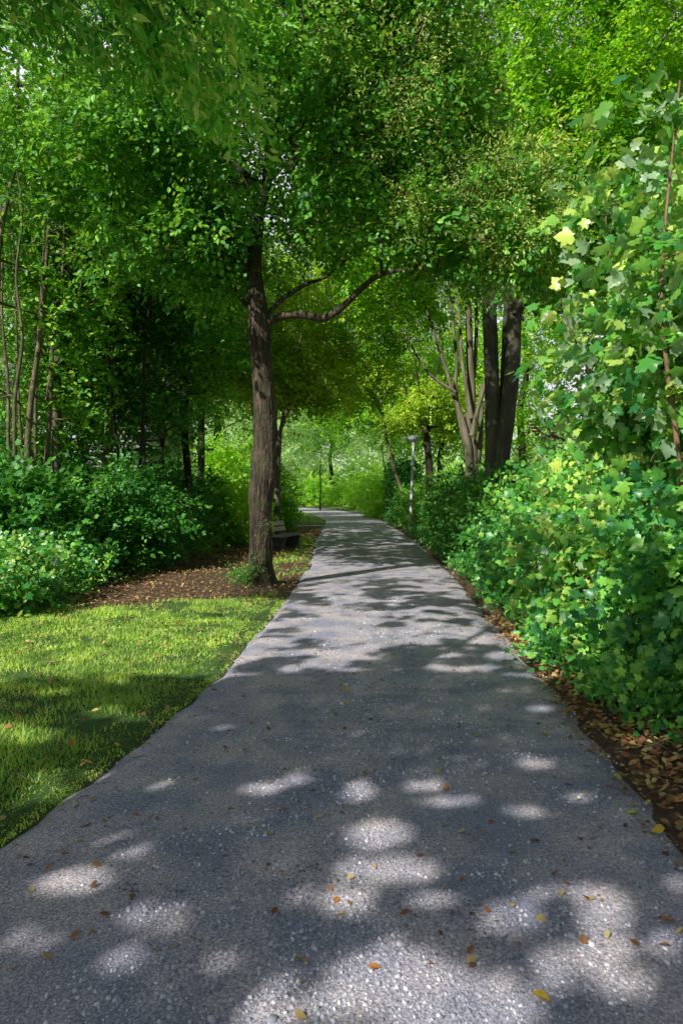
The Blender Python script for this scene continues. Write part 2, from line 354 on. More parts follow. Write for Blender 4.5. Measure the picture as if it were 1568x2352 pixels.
def skeleton(q, trunks, att, zmin, tip=0.006, seg=6, bal=0.35, rmax=0.6, thin=None, jit=0.07):
    """join every attractor to the trunks by a balanced spanning tree, drawn as tapering limbs; returns nodes, directions"""
    pos = []; par = []; rad0 = []; plen = []; fixed = []
    for (P, R) in trunks:
        base = len(pos)
        for i in range(len(P)):
            pos.append(P[i]); par.append(base+i-1 if i else -1); rad0.append(R[i]); fixed.append(True)
            plen.append(0 if i == 0 else plen[-1]+np.linalg.norm(P[i]-P[i-1])*0.6)
    nf = len(pos)
    pos = np.array(pos+list(att)); n = len(pos); par = par+[-1]*(n-nf); plen = np.array(plen+[0.]*(n-nf))
    ok = np.array([pos[i, 2] > zmin for i in range(nf)])
    best = np.full(n, 1e9); bp = np.zeros(n, int); todo = np.zeros(n, bool); todo[nf:] = True
    def relax(i):
        d = np.linalg.norm(pos-pos[i], axis=1)
        c = d*(1+0.12*d)+bal*plen[i]+0.5*np.maximum(0, pos[i, 2]-pos[:, 2]-0.1)
        m = todo & (c < best); best[m] = c[m]; bp[m] = i
    for i in range(nf):
        if ok[i]: relax(i)
    order = []
    for _ in range(n-nf):
        j = int(np.argmin(np.where(todo, best, 1e9))); todo[j] = False
        par[j] = int(bp[j]); plen[j] = plen[par[j]]+np.linalg.norm(pos[j]-pos[par[j]]); order.append(j); relax(j)
    w = np.zeros(n)+tip**2.2
    for j in reversed(order): w[par[j]] += w[j] if par[j] >= nf else 0
    rad = w**(1/2.2)
    for i in range(nf): rad[i] = rad0[i]
    for j in order:
        rad[j] = min(rad[j], rad[par[j]]*(rmax if par[j] < nf else 0.97))
    kids = {}
    for j in order: kids.setdefault(par[j], []).append(j)
    starts = []
    for p, ks in kids.items():
        ks.sort(key=lambda a: -w[a])
        starts += [(p, k) for k in (ks if p < nf else ks[1:])]
    for p, k in starts:
        ch = [p, k]
        while ch[-1] in kids: ch.append(kids[ch[-1]][0])
        PP = pos[ch].copy(); RR = rad[ch].copy(); RR[0] = min(rad[k]*1.25, rad[p])
        PP[1:] += rng.normal(0, jit*.4, PP[1:].shape)
        SP_ = smooth_path(PP, 3); RS = np.interp(np.linspace(0, 1, len(SP_)), np.linspace(0, 1, len(RR)), RR)
        tube(q, SP_, RS, seg if RR[1] > 0.02 else 4)
    D = unit(pos[nf:]-pos[[par[j] for j in range(nf, n)]])
    return pos[nf:], D, rad[nf:]

def crown(name, parent, nodes, D, S, mat, k, spread, up=0.75, size=(.8, 1.2), cull=lit, droop=0.15, toward=None, local=True):
    P = np.repeat(nodes, k, 0); DD = np.repeat(D, k, 0)
    P = P+rng.normal(0, spread, P.shape)*np.array([1, 1, .75])
    dd = unit(DD*0.6+rng.normal(0, .75, P.shape)*np.array([1, 1, .55])+np.array([0, 0, -droop]))
    nn = unit(np.array([0, 0, up])+rng.normal(0, .38, P.shape)+(np.array((-.32, -.42, 0)) if toward is None else np.array(toward)))
    V, T = place(S, P, dd, nn, rng.uniform(*size, len(P)), cull)
    return mesh_np(name, V, T, mat, parent, local=local)

def trunk_poly(pts, r0, r1, k=5, pw=1.0):
    P = smooth_path(pts, k); t = np.linspace(0, 1, len(P)); return P, r0+(r1-r0)*t**pw

def auto_tree(name, label, cat, x, y, h, r, blobs, leaf='wood', mat='wood', bark='bark_thin', k=7, spread=.35, lean=(0, 0), group=None,
              stems=1, zmin=2.0, cull=lit, up=.75, wig=.12, thr=.38, tip=.006, size=(.8, 1.2), crown_name='crown', fork=0.0, seg=10, toward=None, sp=0.25, r1=.18):
    root = thing(name, label, cat, (x, y, 0), group=group)
    q = Q(); trunks = []
    for s in range(stems):
        a = s*2.4+random.random(); o = np.array([math.cos(a), math.sin(a), 0])*(0 if stems == 1 else sp*0.4)
        sprd = np.array([math.cos(a), math.sin(a), 0])*(0 if stems == 1 else sp)
        hh = h*(1 if s == 0 else random.uniform(.7, .95))
        pts = [np.array([x, y, -0.1])+o]
        for t in np.linspace(0.14, 1, 7):
            pts.append(np.array([x+lean[0]*t*hh, y+lean[1]*t*hh, t*hh])+o+sprd*t*hh*0.35+np.array([random.gauss(0, wig), random.gauss(0, wig), 0])*(0.35+t))
        P, R = trunk_poly(pts, r*(1 if s == 0 else random.uniform(.55, .85)), r*r1, 4)
        tube(q, P, R, seg, lump=0.04, flare=0.35, seed=s+x); trunks.append((P, R))
    att = np.vstack([ell(b[:3], b[3:6], b[6], thr=thr, seed=int(abs(b[0])*10), sc_=.6) for b in blobs])
    nodes, D, rr = skeleton(q, trunks, att, zmin, tip=tip)
    q.build('trunk', M[bark], root, smooth=True)
    crown(crown_name, root, nodes, D, SP[leaf], M[mat], k, spread, up=up, cull=cull, size=size, toward=toward)
    return root, nodes, D

# ------------------------------------------------------------------ ground, path
def grass_amount(x, y):
    l = eL(y)
    n = fbm(x*0.9, y*0.9, 51)
    g = np.clip((11.0-0.25*(l-x)+2.2*(n-.5)-y)/0.8, 0, 1)*(x < l+0.02)
    strip = np.clip((1.1+1.6*(n-.5)-(l-x))/.4, 0, 1)*(x < l)*(y > 12.6)*(y < 26)*(n > .42)
    lawn2 = (y > 37.2)*(y < 90)*(x < l)*(x > l-4)*1.0
    wild = np.clip((y-30)/8, 0, 1)*0.8*((x < l-0) | (x > eR(y)))
    g = np.maximum(np.maximum(g, strip*.8), np.maximum(lawn2, wild))
    return g
def build_ground():
    def axis(lo, hi, c, fine, n):
        t = np.linspace(-1, 1, n); k = 5.2; s = np.sinh(k*t)/np.sinh(k)
        return np.where(s < 0, c+s*(c-lo), c+s*(hi-c))
    xs = np.unique(np.r_[np.arange(-7, 5, .12), -7-np.geomspace(.15, 290, 34), 5+np.geomspace(.15, 290, 34)])
    ys = np.unique(np.r_[np.arange(-2, 16, .14), np.arange(16, 50, .5), -2-np.geomspace(.3, 190, 22), 50+np.geomspace(.8, 420, 50)])
    X, Y = np.meshgrid(xs, ys, indexing='ij')
    inside = (X > eL(Y)-0.02) & (X < eR(Y)+0.02) & (Y > -12) & (Y < 98)
    d = np.minimum(np.abs(X-eL(Y)), np.abs(X-eR(Y)))
    side = (np.abs(Y-36.2+0.05*X) < 0.62) & (X < eL(Y)+.3) & (X > -9)
    Z = np.where(inside | side, -0.04, 0.012+0.05*(fbm(X*1.2, Y*1.2, 61)-.45)*np.clip(d*3, 0, 1)) + 0.02*(fbm(X*5, Y*5, 62)-.5)*~inside
    Z = Z + np.where(~inside & (X > eR(Y)), np.clip(X-eR(Y)-.6, 0, 3)*0.10, 0) + np.where(~inside & (Y > 99), (Y-99)*0.01, 0)
    nx, ny = len(xs), len(ys)
    i = (np.arange(nx-1)[:, None]*ny+np.arange(ny-1)[None]).ravel()
    Fc = np.stack([i, i+ny, i+ny+1, i+1], -1)
    V = np.stack([X, Y, Z], -1).reshape(-1, 3)
    m, nt, nd, lk = newmat('soil_and_lawn')
    out = N(nt, 'ShaderNodeOutputMaterial'); p = N(nt, 'ShaderNodeBsdfPrincipled', Roughness=0.95)
    geo = N(nt, 'ShaderNodeNewGeometry'); at_ = N(nt, 'ShaderNodeAttribute', attribute_name='grassy')
    n1 = N(nt, 'ShaderNodeTexNoise', Scale=22.0, Detail=8.0, Roughness=.7); lk.new(geo.outputs['Position'], n1.inputs['Vector'])
    vo = N(nt, 'ShaderNodeTexVoronoi', Scale=16.0, Randomness=1.0); lk.new(geo.outputs['Position'], vo.inputs['Vector'])
    soil = ramp(nt, [(0.3, (0.03, 0.021, 0.016)), (0.55, (0.09, 0.06, 0.04)), (0.75, (0.2, 0.13, 0.085))]); lk.new(n1.outputs[0], soil.inputs[0])
    lf = ramp(nt, [(0.0, (0.05, 0.025, 0.015)), (0.5, (0.12, 0.065, 0.035)), (1.0, (0.26, 0.16, 0.09))]); lk.new(vo.outputs['Color'], lf.inputs[0])
    m1 = N(nt, 'ShaderNodeMix', data_type='RGBA'); m1.inputs[0].default_value = .45; lk.new(soil.outputs[0], m1.inputs[6]); lk.new(lf.outputs[0], m1.inputs[7])
    gr = ramp(nt, [(0.3, (0.025, 0.06, 0.01)), (0.55, (0.06, 0.14, 0.016)), (0.75, (0.13, 0.21, 0.03))]); lk.new(n1.outputs[0], gr.inputs[0])
    m2 = N(nt, 'ShaderNodeMix', data_type='RGBA'); lk.new(at_.outputs['Fac'], m2.inputs[0]); lk.new(m1.outputs[2], m2.inputs[6]); lk.new(gr.outputs[0], m2.inputs[7])
    lk.new(m2.outputs[2], p.inputs['Base Color'])
    b = N(nt, 'ShaderNodeBump', Strength=.7, Distance=.03); lk.new(n1.outputs[0], b.inputs['Height']); lk.new(b.outputs[0], p.inputs['Normal'])
    lk.new(p.outputs[0], out.inputs[0])
    o = mesh_np('ground', V, Fc, m, smooth=True, n=4); tag(o, kind='structure')
    a = o.data.attributes.new('grassy', 'FLOAT', 'POINT'); a.data.foreach_set('value', grass_amount(X, Y).ravel().astype(np.float32))
build_ground()

def path_mat(name, pale=1.0):
    m, nt, nd, lk = newmat(name)
    out = N(nt, 'ShaderNodeOutputMaterial'); p = N(nt, 'ShaderNodeBsdfPrincipled', Roughness=0.85)
    geo = N(nt, 'ShaderNodeNewGeometry'); P = geo.outputs['Position']
    big = N(nt, 'ShaderNodeTexNoise', Scale=0.9, Detail=4.0, Roughness=.6); lk.new(P, big.inputs['Vector'])
    grit = N(nt, 'ShaderNodeTexNoise', Scale=90.0, Detail=6.0, Roughness=.8); lk.new(P, grit.inputs['Vector'])
    v1 = N(nt, 'ShaderNodeTexVoronoi', Scale=38.0); lk.new(P, v1.inputs['Vector'])
    v2 = N(nt, 'ShaderNodeTexVoronoi', Scale=110.0); lk.new(P, v2.inputs['Vector'])
    v3 = N(nt, 'ShaderNodeTexVoronoi', Scale=65.0); lk.new(P, v3.inputs['Vector'])
    base = ramp(nt, [(0.34, (0.10, 0.108, 0.145)), (0.5, (0.41, 0.40, 0.45)), (0.65, (0.93, 0.86, 0.85))]); lk.new(grit.outputs[0], base.inputs[0])
    # stones: bright where cell random is high and near the cell centre
    def stones(vn, thr, rad, c0, c1):
        sep = N(nt, 'ShaderNodeSeparateColor'); lk.new(vn.outputs['Color'], sep.inputs[0])
        a = N(nt, 'ShaderNodeMath', operation='GREATER_THAN'); lk.new(sep.outputs[0], a.inputs[0]); a.inputs[1].default_value = thr
        d = N(nt, 'ShaderNodeMapRange'); lk.new(vn.outputs['Distance'], d.inputs[0]); d.inputs[1].default_value = rad; d.inputs[2].default_value = rad*.7; 
        mu = N(nt, 'ShaderNodeMath', operation='MULTIPLY'); lk.new(a.outputs[0], mu.inputs[0]); lk.new(d.outputs[0], mu.inputs[1])
        cr = ramp(nt, [(0, c0), (1, c1)]); lk.new(sep.outputs[1], cr.inputs[0])
        return mu, cr
    s1, c1 = stones(v1, .72, .42, (0.25, 0.26, 0.31), (0.66, 0.64, 0.67))
    s2, c2 = stones(v2, .45, .48, (0.16, 0.165, 0.19), (0.80, 0.76, 0.74))
    s3, c3 = stones(v3, .65, .42, (0.15, 0.16, 0.19), (0.62, 0.60, 0.61))
    # coarse stones mostly in the middle and near; worn smooth wheel bands between
    sx = N(nt, 'ShaderNodeSeparateXYZ'); lk.new(P, sx.inputs[0])
    rb = ramp(nt, [(0.42, (0.2, 0.2, 0.2)), (0.56, (1, 1, 1))]); lk.new(big.outputs[0], rb.inputs[0])
    col_ = base.outputs[0]
    for (s, c, amt) in ((s2, c2, .8), (s3, c3, .8), (s1, c1, .9)):
        mm = N(nt, 'ShaderNodeMath', operation='MULTIPLY'); lk.new(s.outputs[0], mm.inputs[0]); lk.new(rb.outputs[0], mm.inputs[1])
        m3 = N(nt, 'ShaderNodeMath', operation='MULTIPLY'); lk.new(mm.outputs[0], m3.inputs[0]); m3.inputs[1].default_value = amt
        mx = N(nt, 'ShaderNodeMix', data_type='RGBA'); lk.new(m3.outputs[0], mx.inputs[0]); lk.new(col_, mx.inputs[6]); lk.new(c.outputs[0], mx.inputs[7]); col_ = mx.outputs[2]
    # dusty brown film
    r2 = ramp(nt, [(0.38, (0.70*pale, 0.73*pale, 0.84*pale)), (0.62, (1.22*pale, 1.12*pale, 1.05*pale))]); n5 = N(nt, 'ShaderNodeTexNoise', Scale=2.3, Detail=5.0); lk.new(P, n5.inputs['Vector']); lk.new(n5.outputs[0], r2.inputs[0])
    mu = N(nt, 'ShaderNodeMix', data_type='RGBA', blend_type='MULTIPLY'); mu.inputs[0].default_value = 1; lk.new(col_, mu.inputs[6]); lk.new(r2.outputs[0], mu.inputs[7])
    lk.new(mu.outputs[2], p.inputs['Base Color'])
    ad = N(nt, 'ShaderNodeMath', operation='ADD'); lk.new(s1.outputs[0], ad.inputs[0]); lk.new(s2.outputs[0], ad.inputs[1])
    ad2 = N(nt, 'ShaderNodeMath', operation='ADD'); lk.new(ad.outputs[0], ad2.inputs[0]); lk.new(grit.outputs[0], ad2.inputs[1])
    b = N(nt, 'ShaderNodeBump', Strength=.55, Distance=.008); lk.new(ad2.outputs[0], b.inputs['Height']); lk.new(b.outputs[0], p.inputs['Normal'])
    lk.new(p.outputs[0], out.inputs[0]); return m
M['path'] = path_mat('worn_gravel_asphalt')
def build_path():
    ys = np.r_[np.arange(-11, 16, .12), np.arange(16, 50, .4), np.arange(50, 98.5, .8)]
    n = 17; V = []
    for y in ys:
        wl = 0.10*(fbm(np.array([y*1.3]), np.array([2.]), 71)[0]-.5)+.05*(vnoise(np.array([y*5.]), np.array([3.]), 72)[0]-.5)
        wr = 0.16*(fbm(np.array([y*1.1]), np.array([8.]), 73)[0]-.5)+.06*(vnoise(np.array([y*5.]), np.array([7.]), 74)[0]-.5)
        l, r = eL(y)+wl-.10, eR(y)+wr+.06
        for k in range(n):
            t = k/(n-1); x = l+(r-l)*t
            z = 0.008+0.018*(1-(2*t-1)**2)
            if k in (0, n-1): z = -0.06
            V.append((x, y, z))
    i = (np.arange(len(ys)-1)[:, None]*n+np.arange(n-1)[None]).ravel()
    o = mesh_np('path', V, np.stack([i, i+1, i+n+1, i+n], -1), M['path'], smooth=True, n=4); tag(o, kind='structure')
    V = []; xs = np.linspace(-9, -0.95, 40)
    for x in xs:
        c = 36.2-0.05*x
        for k, (d, z) in enumerate(((-.55, -.06), (-.5, .004), (0, .010), (.5, .004), (.55, -.06))): V.append((x, c+d+.05*math.sin(x*3), z))
    i = (np.arange(39)[:, None]*5+np.arange(4)[None]).ravel()
    o = mesh_np('side_path', V, np.stack([i, i+5, i+6, i+1], -1), path_mat('pale_side_gravel', 1.5), smooth=True, n=4); tag(o, kind='structure')
build_path()

def path_z(x, y):
    t = np.clip((x-eL(y))/(eR(y)-eL(y)), 0, 1); return 0.008+0.018*(1-(2*t-1)**2)

def gravel():
    n = 26000
    y = 1.7+ (rng.random(n)**1.9)*9.5
    x = eL(y)+0.03+(eR(y)-eL(y)-0.06)*np.where(rng.random(n) < .5, rng.uniform(0, 1, n), rng.beta(3, 3, n))
    k = (fbm(x*1.4, y*.9, 81) > .40) | (rng.random(n) < .3); x, y = x[k], y[k]; n = len(x)
    s = 0.0040+0.0075*rng.random(n)**2.6
    big = rng.random(n) < .02; s[big] *= 1.7
    # two-ring irregular chips
    V = []; seg = 6; th = np.arange(seg)*2*np.pi/seg
    a = rng.uniform(0, 6.28, n); el = rng.uniform(.55, 1, n); h = s*rng.uniform(.35, .75, n)
    jr = rng.uniform(.7, 1.2, (n, seg))
    r1 = s[:, None]*jr
    def ring(f, z):
        lx = r1*f*np.cos(th)[None]; ly = r1*f*np.sin(th)[None]*el[:, None]
        X = x[:, None]+lx*np.cos(a)[:, None]-ly*np.sin(a)[:, None]; Y = y[:, None]+lx*np.sin(a)[:, None]+ly*np.cos(a)[:, None]
        return np.stack([X, Y, np.broadcast_to((path_z(x, y)+z)[:, None], X.shape)], -1)
    tilt = rng.normal(0, .25, (n, 1))
    top = ring(.68, h); top[..., 2] += tilt*(top[..., 0]-x[:, None])
    V = np.concatenate([ring(1., -.002+0*h), top], 1)   # n,12,3
    f = [(i, (i+1) % seg, seg+(i+1) % seg, seg+i) for i in range(seg)]+[(6, 7, 8, 9), (6, 9, 10, 11)]
    Fc = (np.array(f)[None]+(np.arange(n)*12)[:, None, None]).reshape(-1, 4)
    o = mesh_np('gravel', V.reshape(-1, 3), Fc, M['stone'], n=4)
    tag(o, 'loose grey gravel chips pressed into the surface of the path', 'gravel', kind='stuff')
gravel()

def blades():
    n = 330000
    y = 2.4+(rng.random(n)**1.5)*9.6
    x = -6.5+rng.random(n)*8.0
    y2 = np.r_[y, rng.uniform(12.5, 26, 16000), rng.uniform(37, 75, 30000)]
    x2 = np.r_[x, rng.uniform(-3, -.6, 16000), rng.uniform(-9, -.8, 30000)]
    x, y = x2, y2
    ov = eL(y)+.03+0.48*(fbm(y*2.2, x*0+3, 91)-.50)+.14*(rng.random(len(y))-.5)+.10*(vnoise(y*14, x*3, 95)-.4)
    k = (x < ov) & (grass_amount(x, y) > rng.random(len(x))*.9+.03)
    k &= fbm(x*2.5, y*2.5, 92) > rng.random(len(x))*.34+.22
    x, y = x[k], y[k]; n = len(x)
    # reaching beyond the lawn: sparse tufts in the litter
    edge = np.clip((eL(y)-x)/.35, .35, 1)
    tall = .55+1.1*fbm(x*1.1, y*1.1, 93)**1.3
    h = rng.uniform(.018, .064, n)*edge*tall*np.where(y > 12, 1.5, 1); st = rng.random(n) < .006; h[st] *= 2.3
    w = rng.uniform(.0022, .0048, n)*np.where(y > 12, 3.5, np.where(y > 7, 1.6, 1.)); a = rng.uniform(0, 6.28, n); b = rng.uniform(0, 6.28, n); bend = rng.uniform(.15, 1.0, n)*h
    z0 = 0.0+0.05*(fbm(x*1.2, y*1.2, 61)-.45)*np.clip((eL(y)-x)*3, 0, 1)
    A = np.stack([np.cos(a), np.sin(a), 0*a], -1); B = np.stack([np.cos(b), np.sin(b), 0*b], -1)
    P0 = np.stack([x, y, z0], -1); up = np.array([0, 0, 1.])
    m = P0+up*(h*.6)[:, None]+B*(bend*.3)[:, None]; t = P0+up*(h*.95)[:, None]+B*bend[:, None]
    V = np.stack([P0-A*w[:, None], P0+A*w[:, None], m+A*(w*.8)[:, None], m-A*(w*.8)[:, None], t], 1)
    T = np.array([(0, 1, 2), (0, 2, 3), (3, 2, 4)])
    T = (T[None]+(np.arange(n)*5)[:, None, None]).reshape(-1, 3)
    o = mesh_np('grass', V.reshape(-1, 3), T, M['grass']); tag(o, 'green lawn grass with dry blades to the left of the path', 'grass', kind='stuff')
blades()

def flat_leaves(name, x, y, z, s, kind, mat, curl=.35, label=None, cat=None, kd='stuff'):
    V0, T0 = leaf_geo(kind); n = len(x)
    V = np.repeat(V0[None], n, 0)*s[:, None, None]
    V = V-np.array([0, .5, 0])*s[:, None, None]
    V[..., 2] += curl*rng.uniform(-.3, 1, (n, 1))*(V[..., 0]**2+V[..., 1]**2)/s[:, None]*2
    a = rng.uniform(0, 6.28, n); tx = rng.normal(0, .28, n); ty = rng.normal(0, .28, n)
    c, sn = np.cos(a)[:, None], np.sin(a)[:, None]
    X = V[..., 0]*c-V[..., 1]*sn; Y = V[..., 0]*sn+V[..., 1]*c
    Z = V[..., 2]+X*tx[:, None]+Y*ty[:, None]; Z = Z-Z.min(1, keepdims=True)
    V = np.stack([X+x[:, None], Y+y[:, None], Z+z[:, None]+.003], -1)
    T = (T0[None]+(np.arange(n)*len(V0))[:, None, None]).reshape(-1, 3)
    o = mesh_np(name, V.reshape(-1, 3), T, mat); tag(o, label, cat, kind=kd); return o
def litter():
    n = 75000
    y = rng.uniform(2.0, 34, n); x = rng.uniform(-7.5, 4.2, n)
    y[:9000] = rng.uniform(2., 9, 9000); x[:9000] = eR(y[:9000])+rng.uniform(-.15, 1.1, 9000)
    l, r = eL(y), eR(y)
    g = grass_amount(x, y)
    left = (x < l) & (y > 9.5) & (rng.random(n) < (1-g)*1.+.04)
    thin = (x < l) & (y <= 9.5) & (rng.random(n) < .15)
    right = (x > r-.3*rng.random(n)**2) & (x < r+1.3) & (rng.random(n) < .6)
    onp = (x > l) & (x < r) & (rng.random(n) < .014+.06*np.exp(-(r-x)/.18)+.03*np.exp(-(x-l)/.12))
    k = left | right | onp | thin
    x, y = x[k], y[k]
    ye = 2.3+16*rng.random(520)**1.4; xe = eL(ye)+(eR(ye)-eL(ye))*rng.random(520); x = np.r_[x, xe]; y = np.r_[y, ye]
    inside = (x > eL(y)) & (x < eR(y))
    z = np.where(inside, path_z(x, y), .018+0.05*(fbm(x*1.2, y*1.2, 61)-.45)+.02)+np.where(x > eR(y), .0+np.clip(x-eR(y)-.6, 0, 3)*0.10-.02, 0)
    s = rng.uniform(.028, .062, len(x))*np.where(inside, .7, 1)
    flat_leaves('leaf_litter', x, y, z, s, 'ovate', M['litter'], label='brown and orange fallen leaves covering the soil beside the path', cat='leaf litter')
    # twigs
    q = Q()
    for _ in range(240):
        yy = random.uniform(2.2, 12); xx = (eR(yy)+random.uniform(-.1, .9)) if random.random() < .7 else eL(yy)+random.uniform(-.4, .15)
        a = random.uniform(0, 6.28); L = random.uniform(.04, .2); z = .045 if (xx > eR(yy) or xx < eL(yy)) else .02
        d = np.array([math.cos(a), math.sin(a), 0])*L
        P = np.array([(xx, yy, z), np.array([xx, yy, z+.01])+d*.5+np.array([0, .01, 0]), np.array([xx, yy, z])+d]); tube(q, P, [.003, .0025, .001], 4)
    o = q.build('dead_leaves_and_twigs', M['stem']); o.name = 'twig_debris'; tag(o, 'small dry twigs scattered along both edges of the path', 'twigs', kind='stuff')
litter()

# single fallen leaves one can pick out on the path
def fallen():
    L = [
     (195, 1893, .065, 'leaf_tan', 'large pale tan fallen leaf near the left edge of the path'),
     (795, 1590, .055, 'leaf_yellow', 'bright yellow leaf lying in shade halfway down the path'),
     (1250, 1687, .065, 'leaf_yellow', 'elongated yellow leaf on the right side of the path'),
     (1228, 1932, .060, 'leaf_brown', 'curled rust brown leaf on the path right of centre'),
     (773, 2072, .040, 'leaf_orange', 'small bright orange leaf beside a dark pebble on the path'),
     (860, 2228, .045, 'leaf_orange', 'orange tan leaf in the large sunlit patch nearest the camera'),
     (1245, 2300, .060, 'leaf_yellow', 'yellow green leaf at the right rim of the big sunlit patch'),
     (1532, 2114, .060, 'leaf_orange', 'long orange brown leaf at the far right edge of the path'),
     (1080, 2212, .050, 'leaf_tan', 'buff coloured leaf at the shade edge of the big sun patch'),
     (581, 1903, .036, 'leaf_yellow', 'small yellow leaf left of centre among grey chips'),
     (621, 1920, .036, 'leaf_yellow', 'small golden leaf just below another yellow one among grey chips'),
     (1127, 1890, .040, 'leaf_red', 'small dull red leaf on the shaded path right of centre'),
     (1108, 1918, .036, 'leaf_orange', 'narrow orange leaf standing upright near the red leaf'),
     (1023, 1815, .045, 'leaf_orange', 'tan orange leaf at the edge of a small sun spot'),
     (213, 1835, .045, 'leaf_tan', 'pale pinkish leaf by the grass edge on the left'),
     (203, 1772, .070, 'leaf_yellow', 'cream yellow leaf lying on the grass edge at the left'),
     (165, 1728, .050, 'leaf_orange', 'amber leaf resting in the shaded grass'),
     (270, 1728, .040, 'leaf_yellow', 'small lemon yellow leaf where grass meets path'),
     (1420, 1787, .045, 'leaf_lime', 'yellowish green leaf on the path near the right verge'),
     (1450, 1864, .050, 'leaf_lime', 'pale green lobed leaf on the path near the right verge'),
     (1510, 1908, .060, 'leaf_yellow', 'yellow leaf on the dark soil of the right verge'),
     (750, 1550, .040, 'leaf_red', 'small pinkish red leaf in shade on the middle of the path'),
     (813, 1551, .042, 'leaf_orange', 'small orange leaf right of the pinkish red one'),
     (940, 1526, .050, 'leaf_tan', 'pale leaf on the border between sun stripes and shade'),
     (617, 1678, .045, 'leaf_brown', 'dark brown curled leaf on the smooth left half of the path')]
    for (u, v, s, mt, lb) in L:
        Y = EYE*F/(v-HY); X = (u-CX)/F*Y
        ins = eL(Y) < X < eR(Y)
        kd = 'lobed' if 'lobed' in lb else ('long' if ('long' in lb or 'narrow' in lb) else 'ovate')
        o = flat_leaves('fallen_leaf', np.array([X]), np.array([Y]), np.array([path_z(X, Y) if ins else .06]), np.array([s]), kd, M[mt], curl=.5, kd=None)
        tag(o, lb, 'fallen leaf', group='single fallen leaves on and beside the path')
fallen()

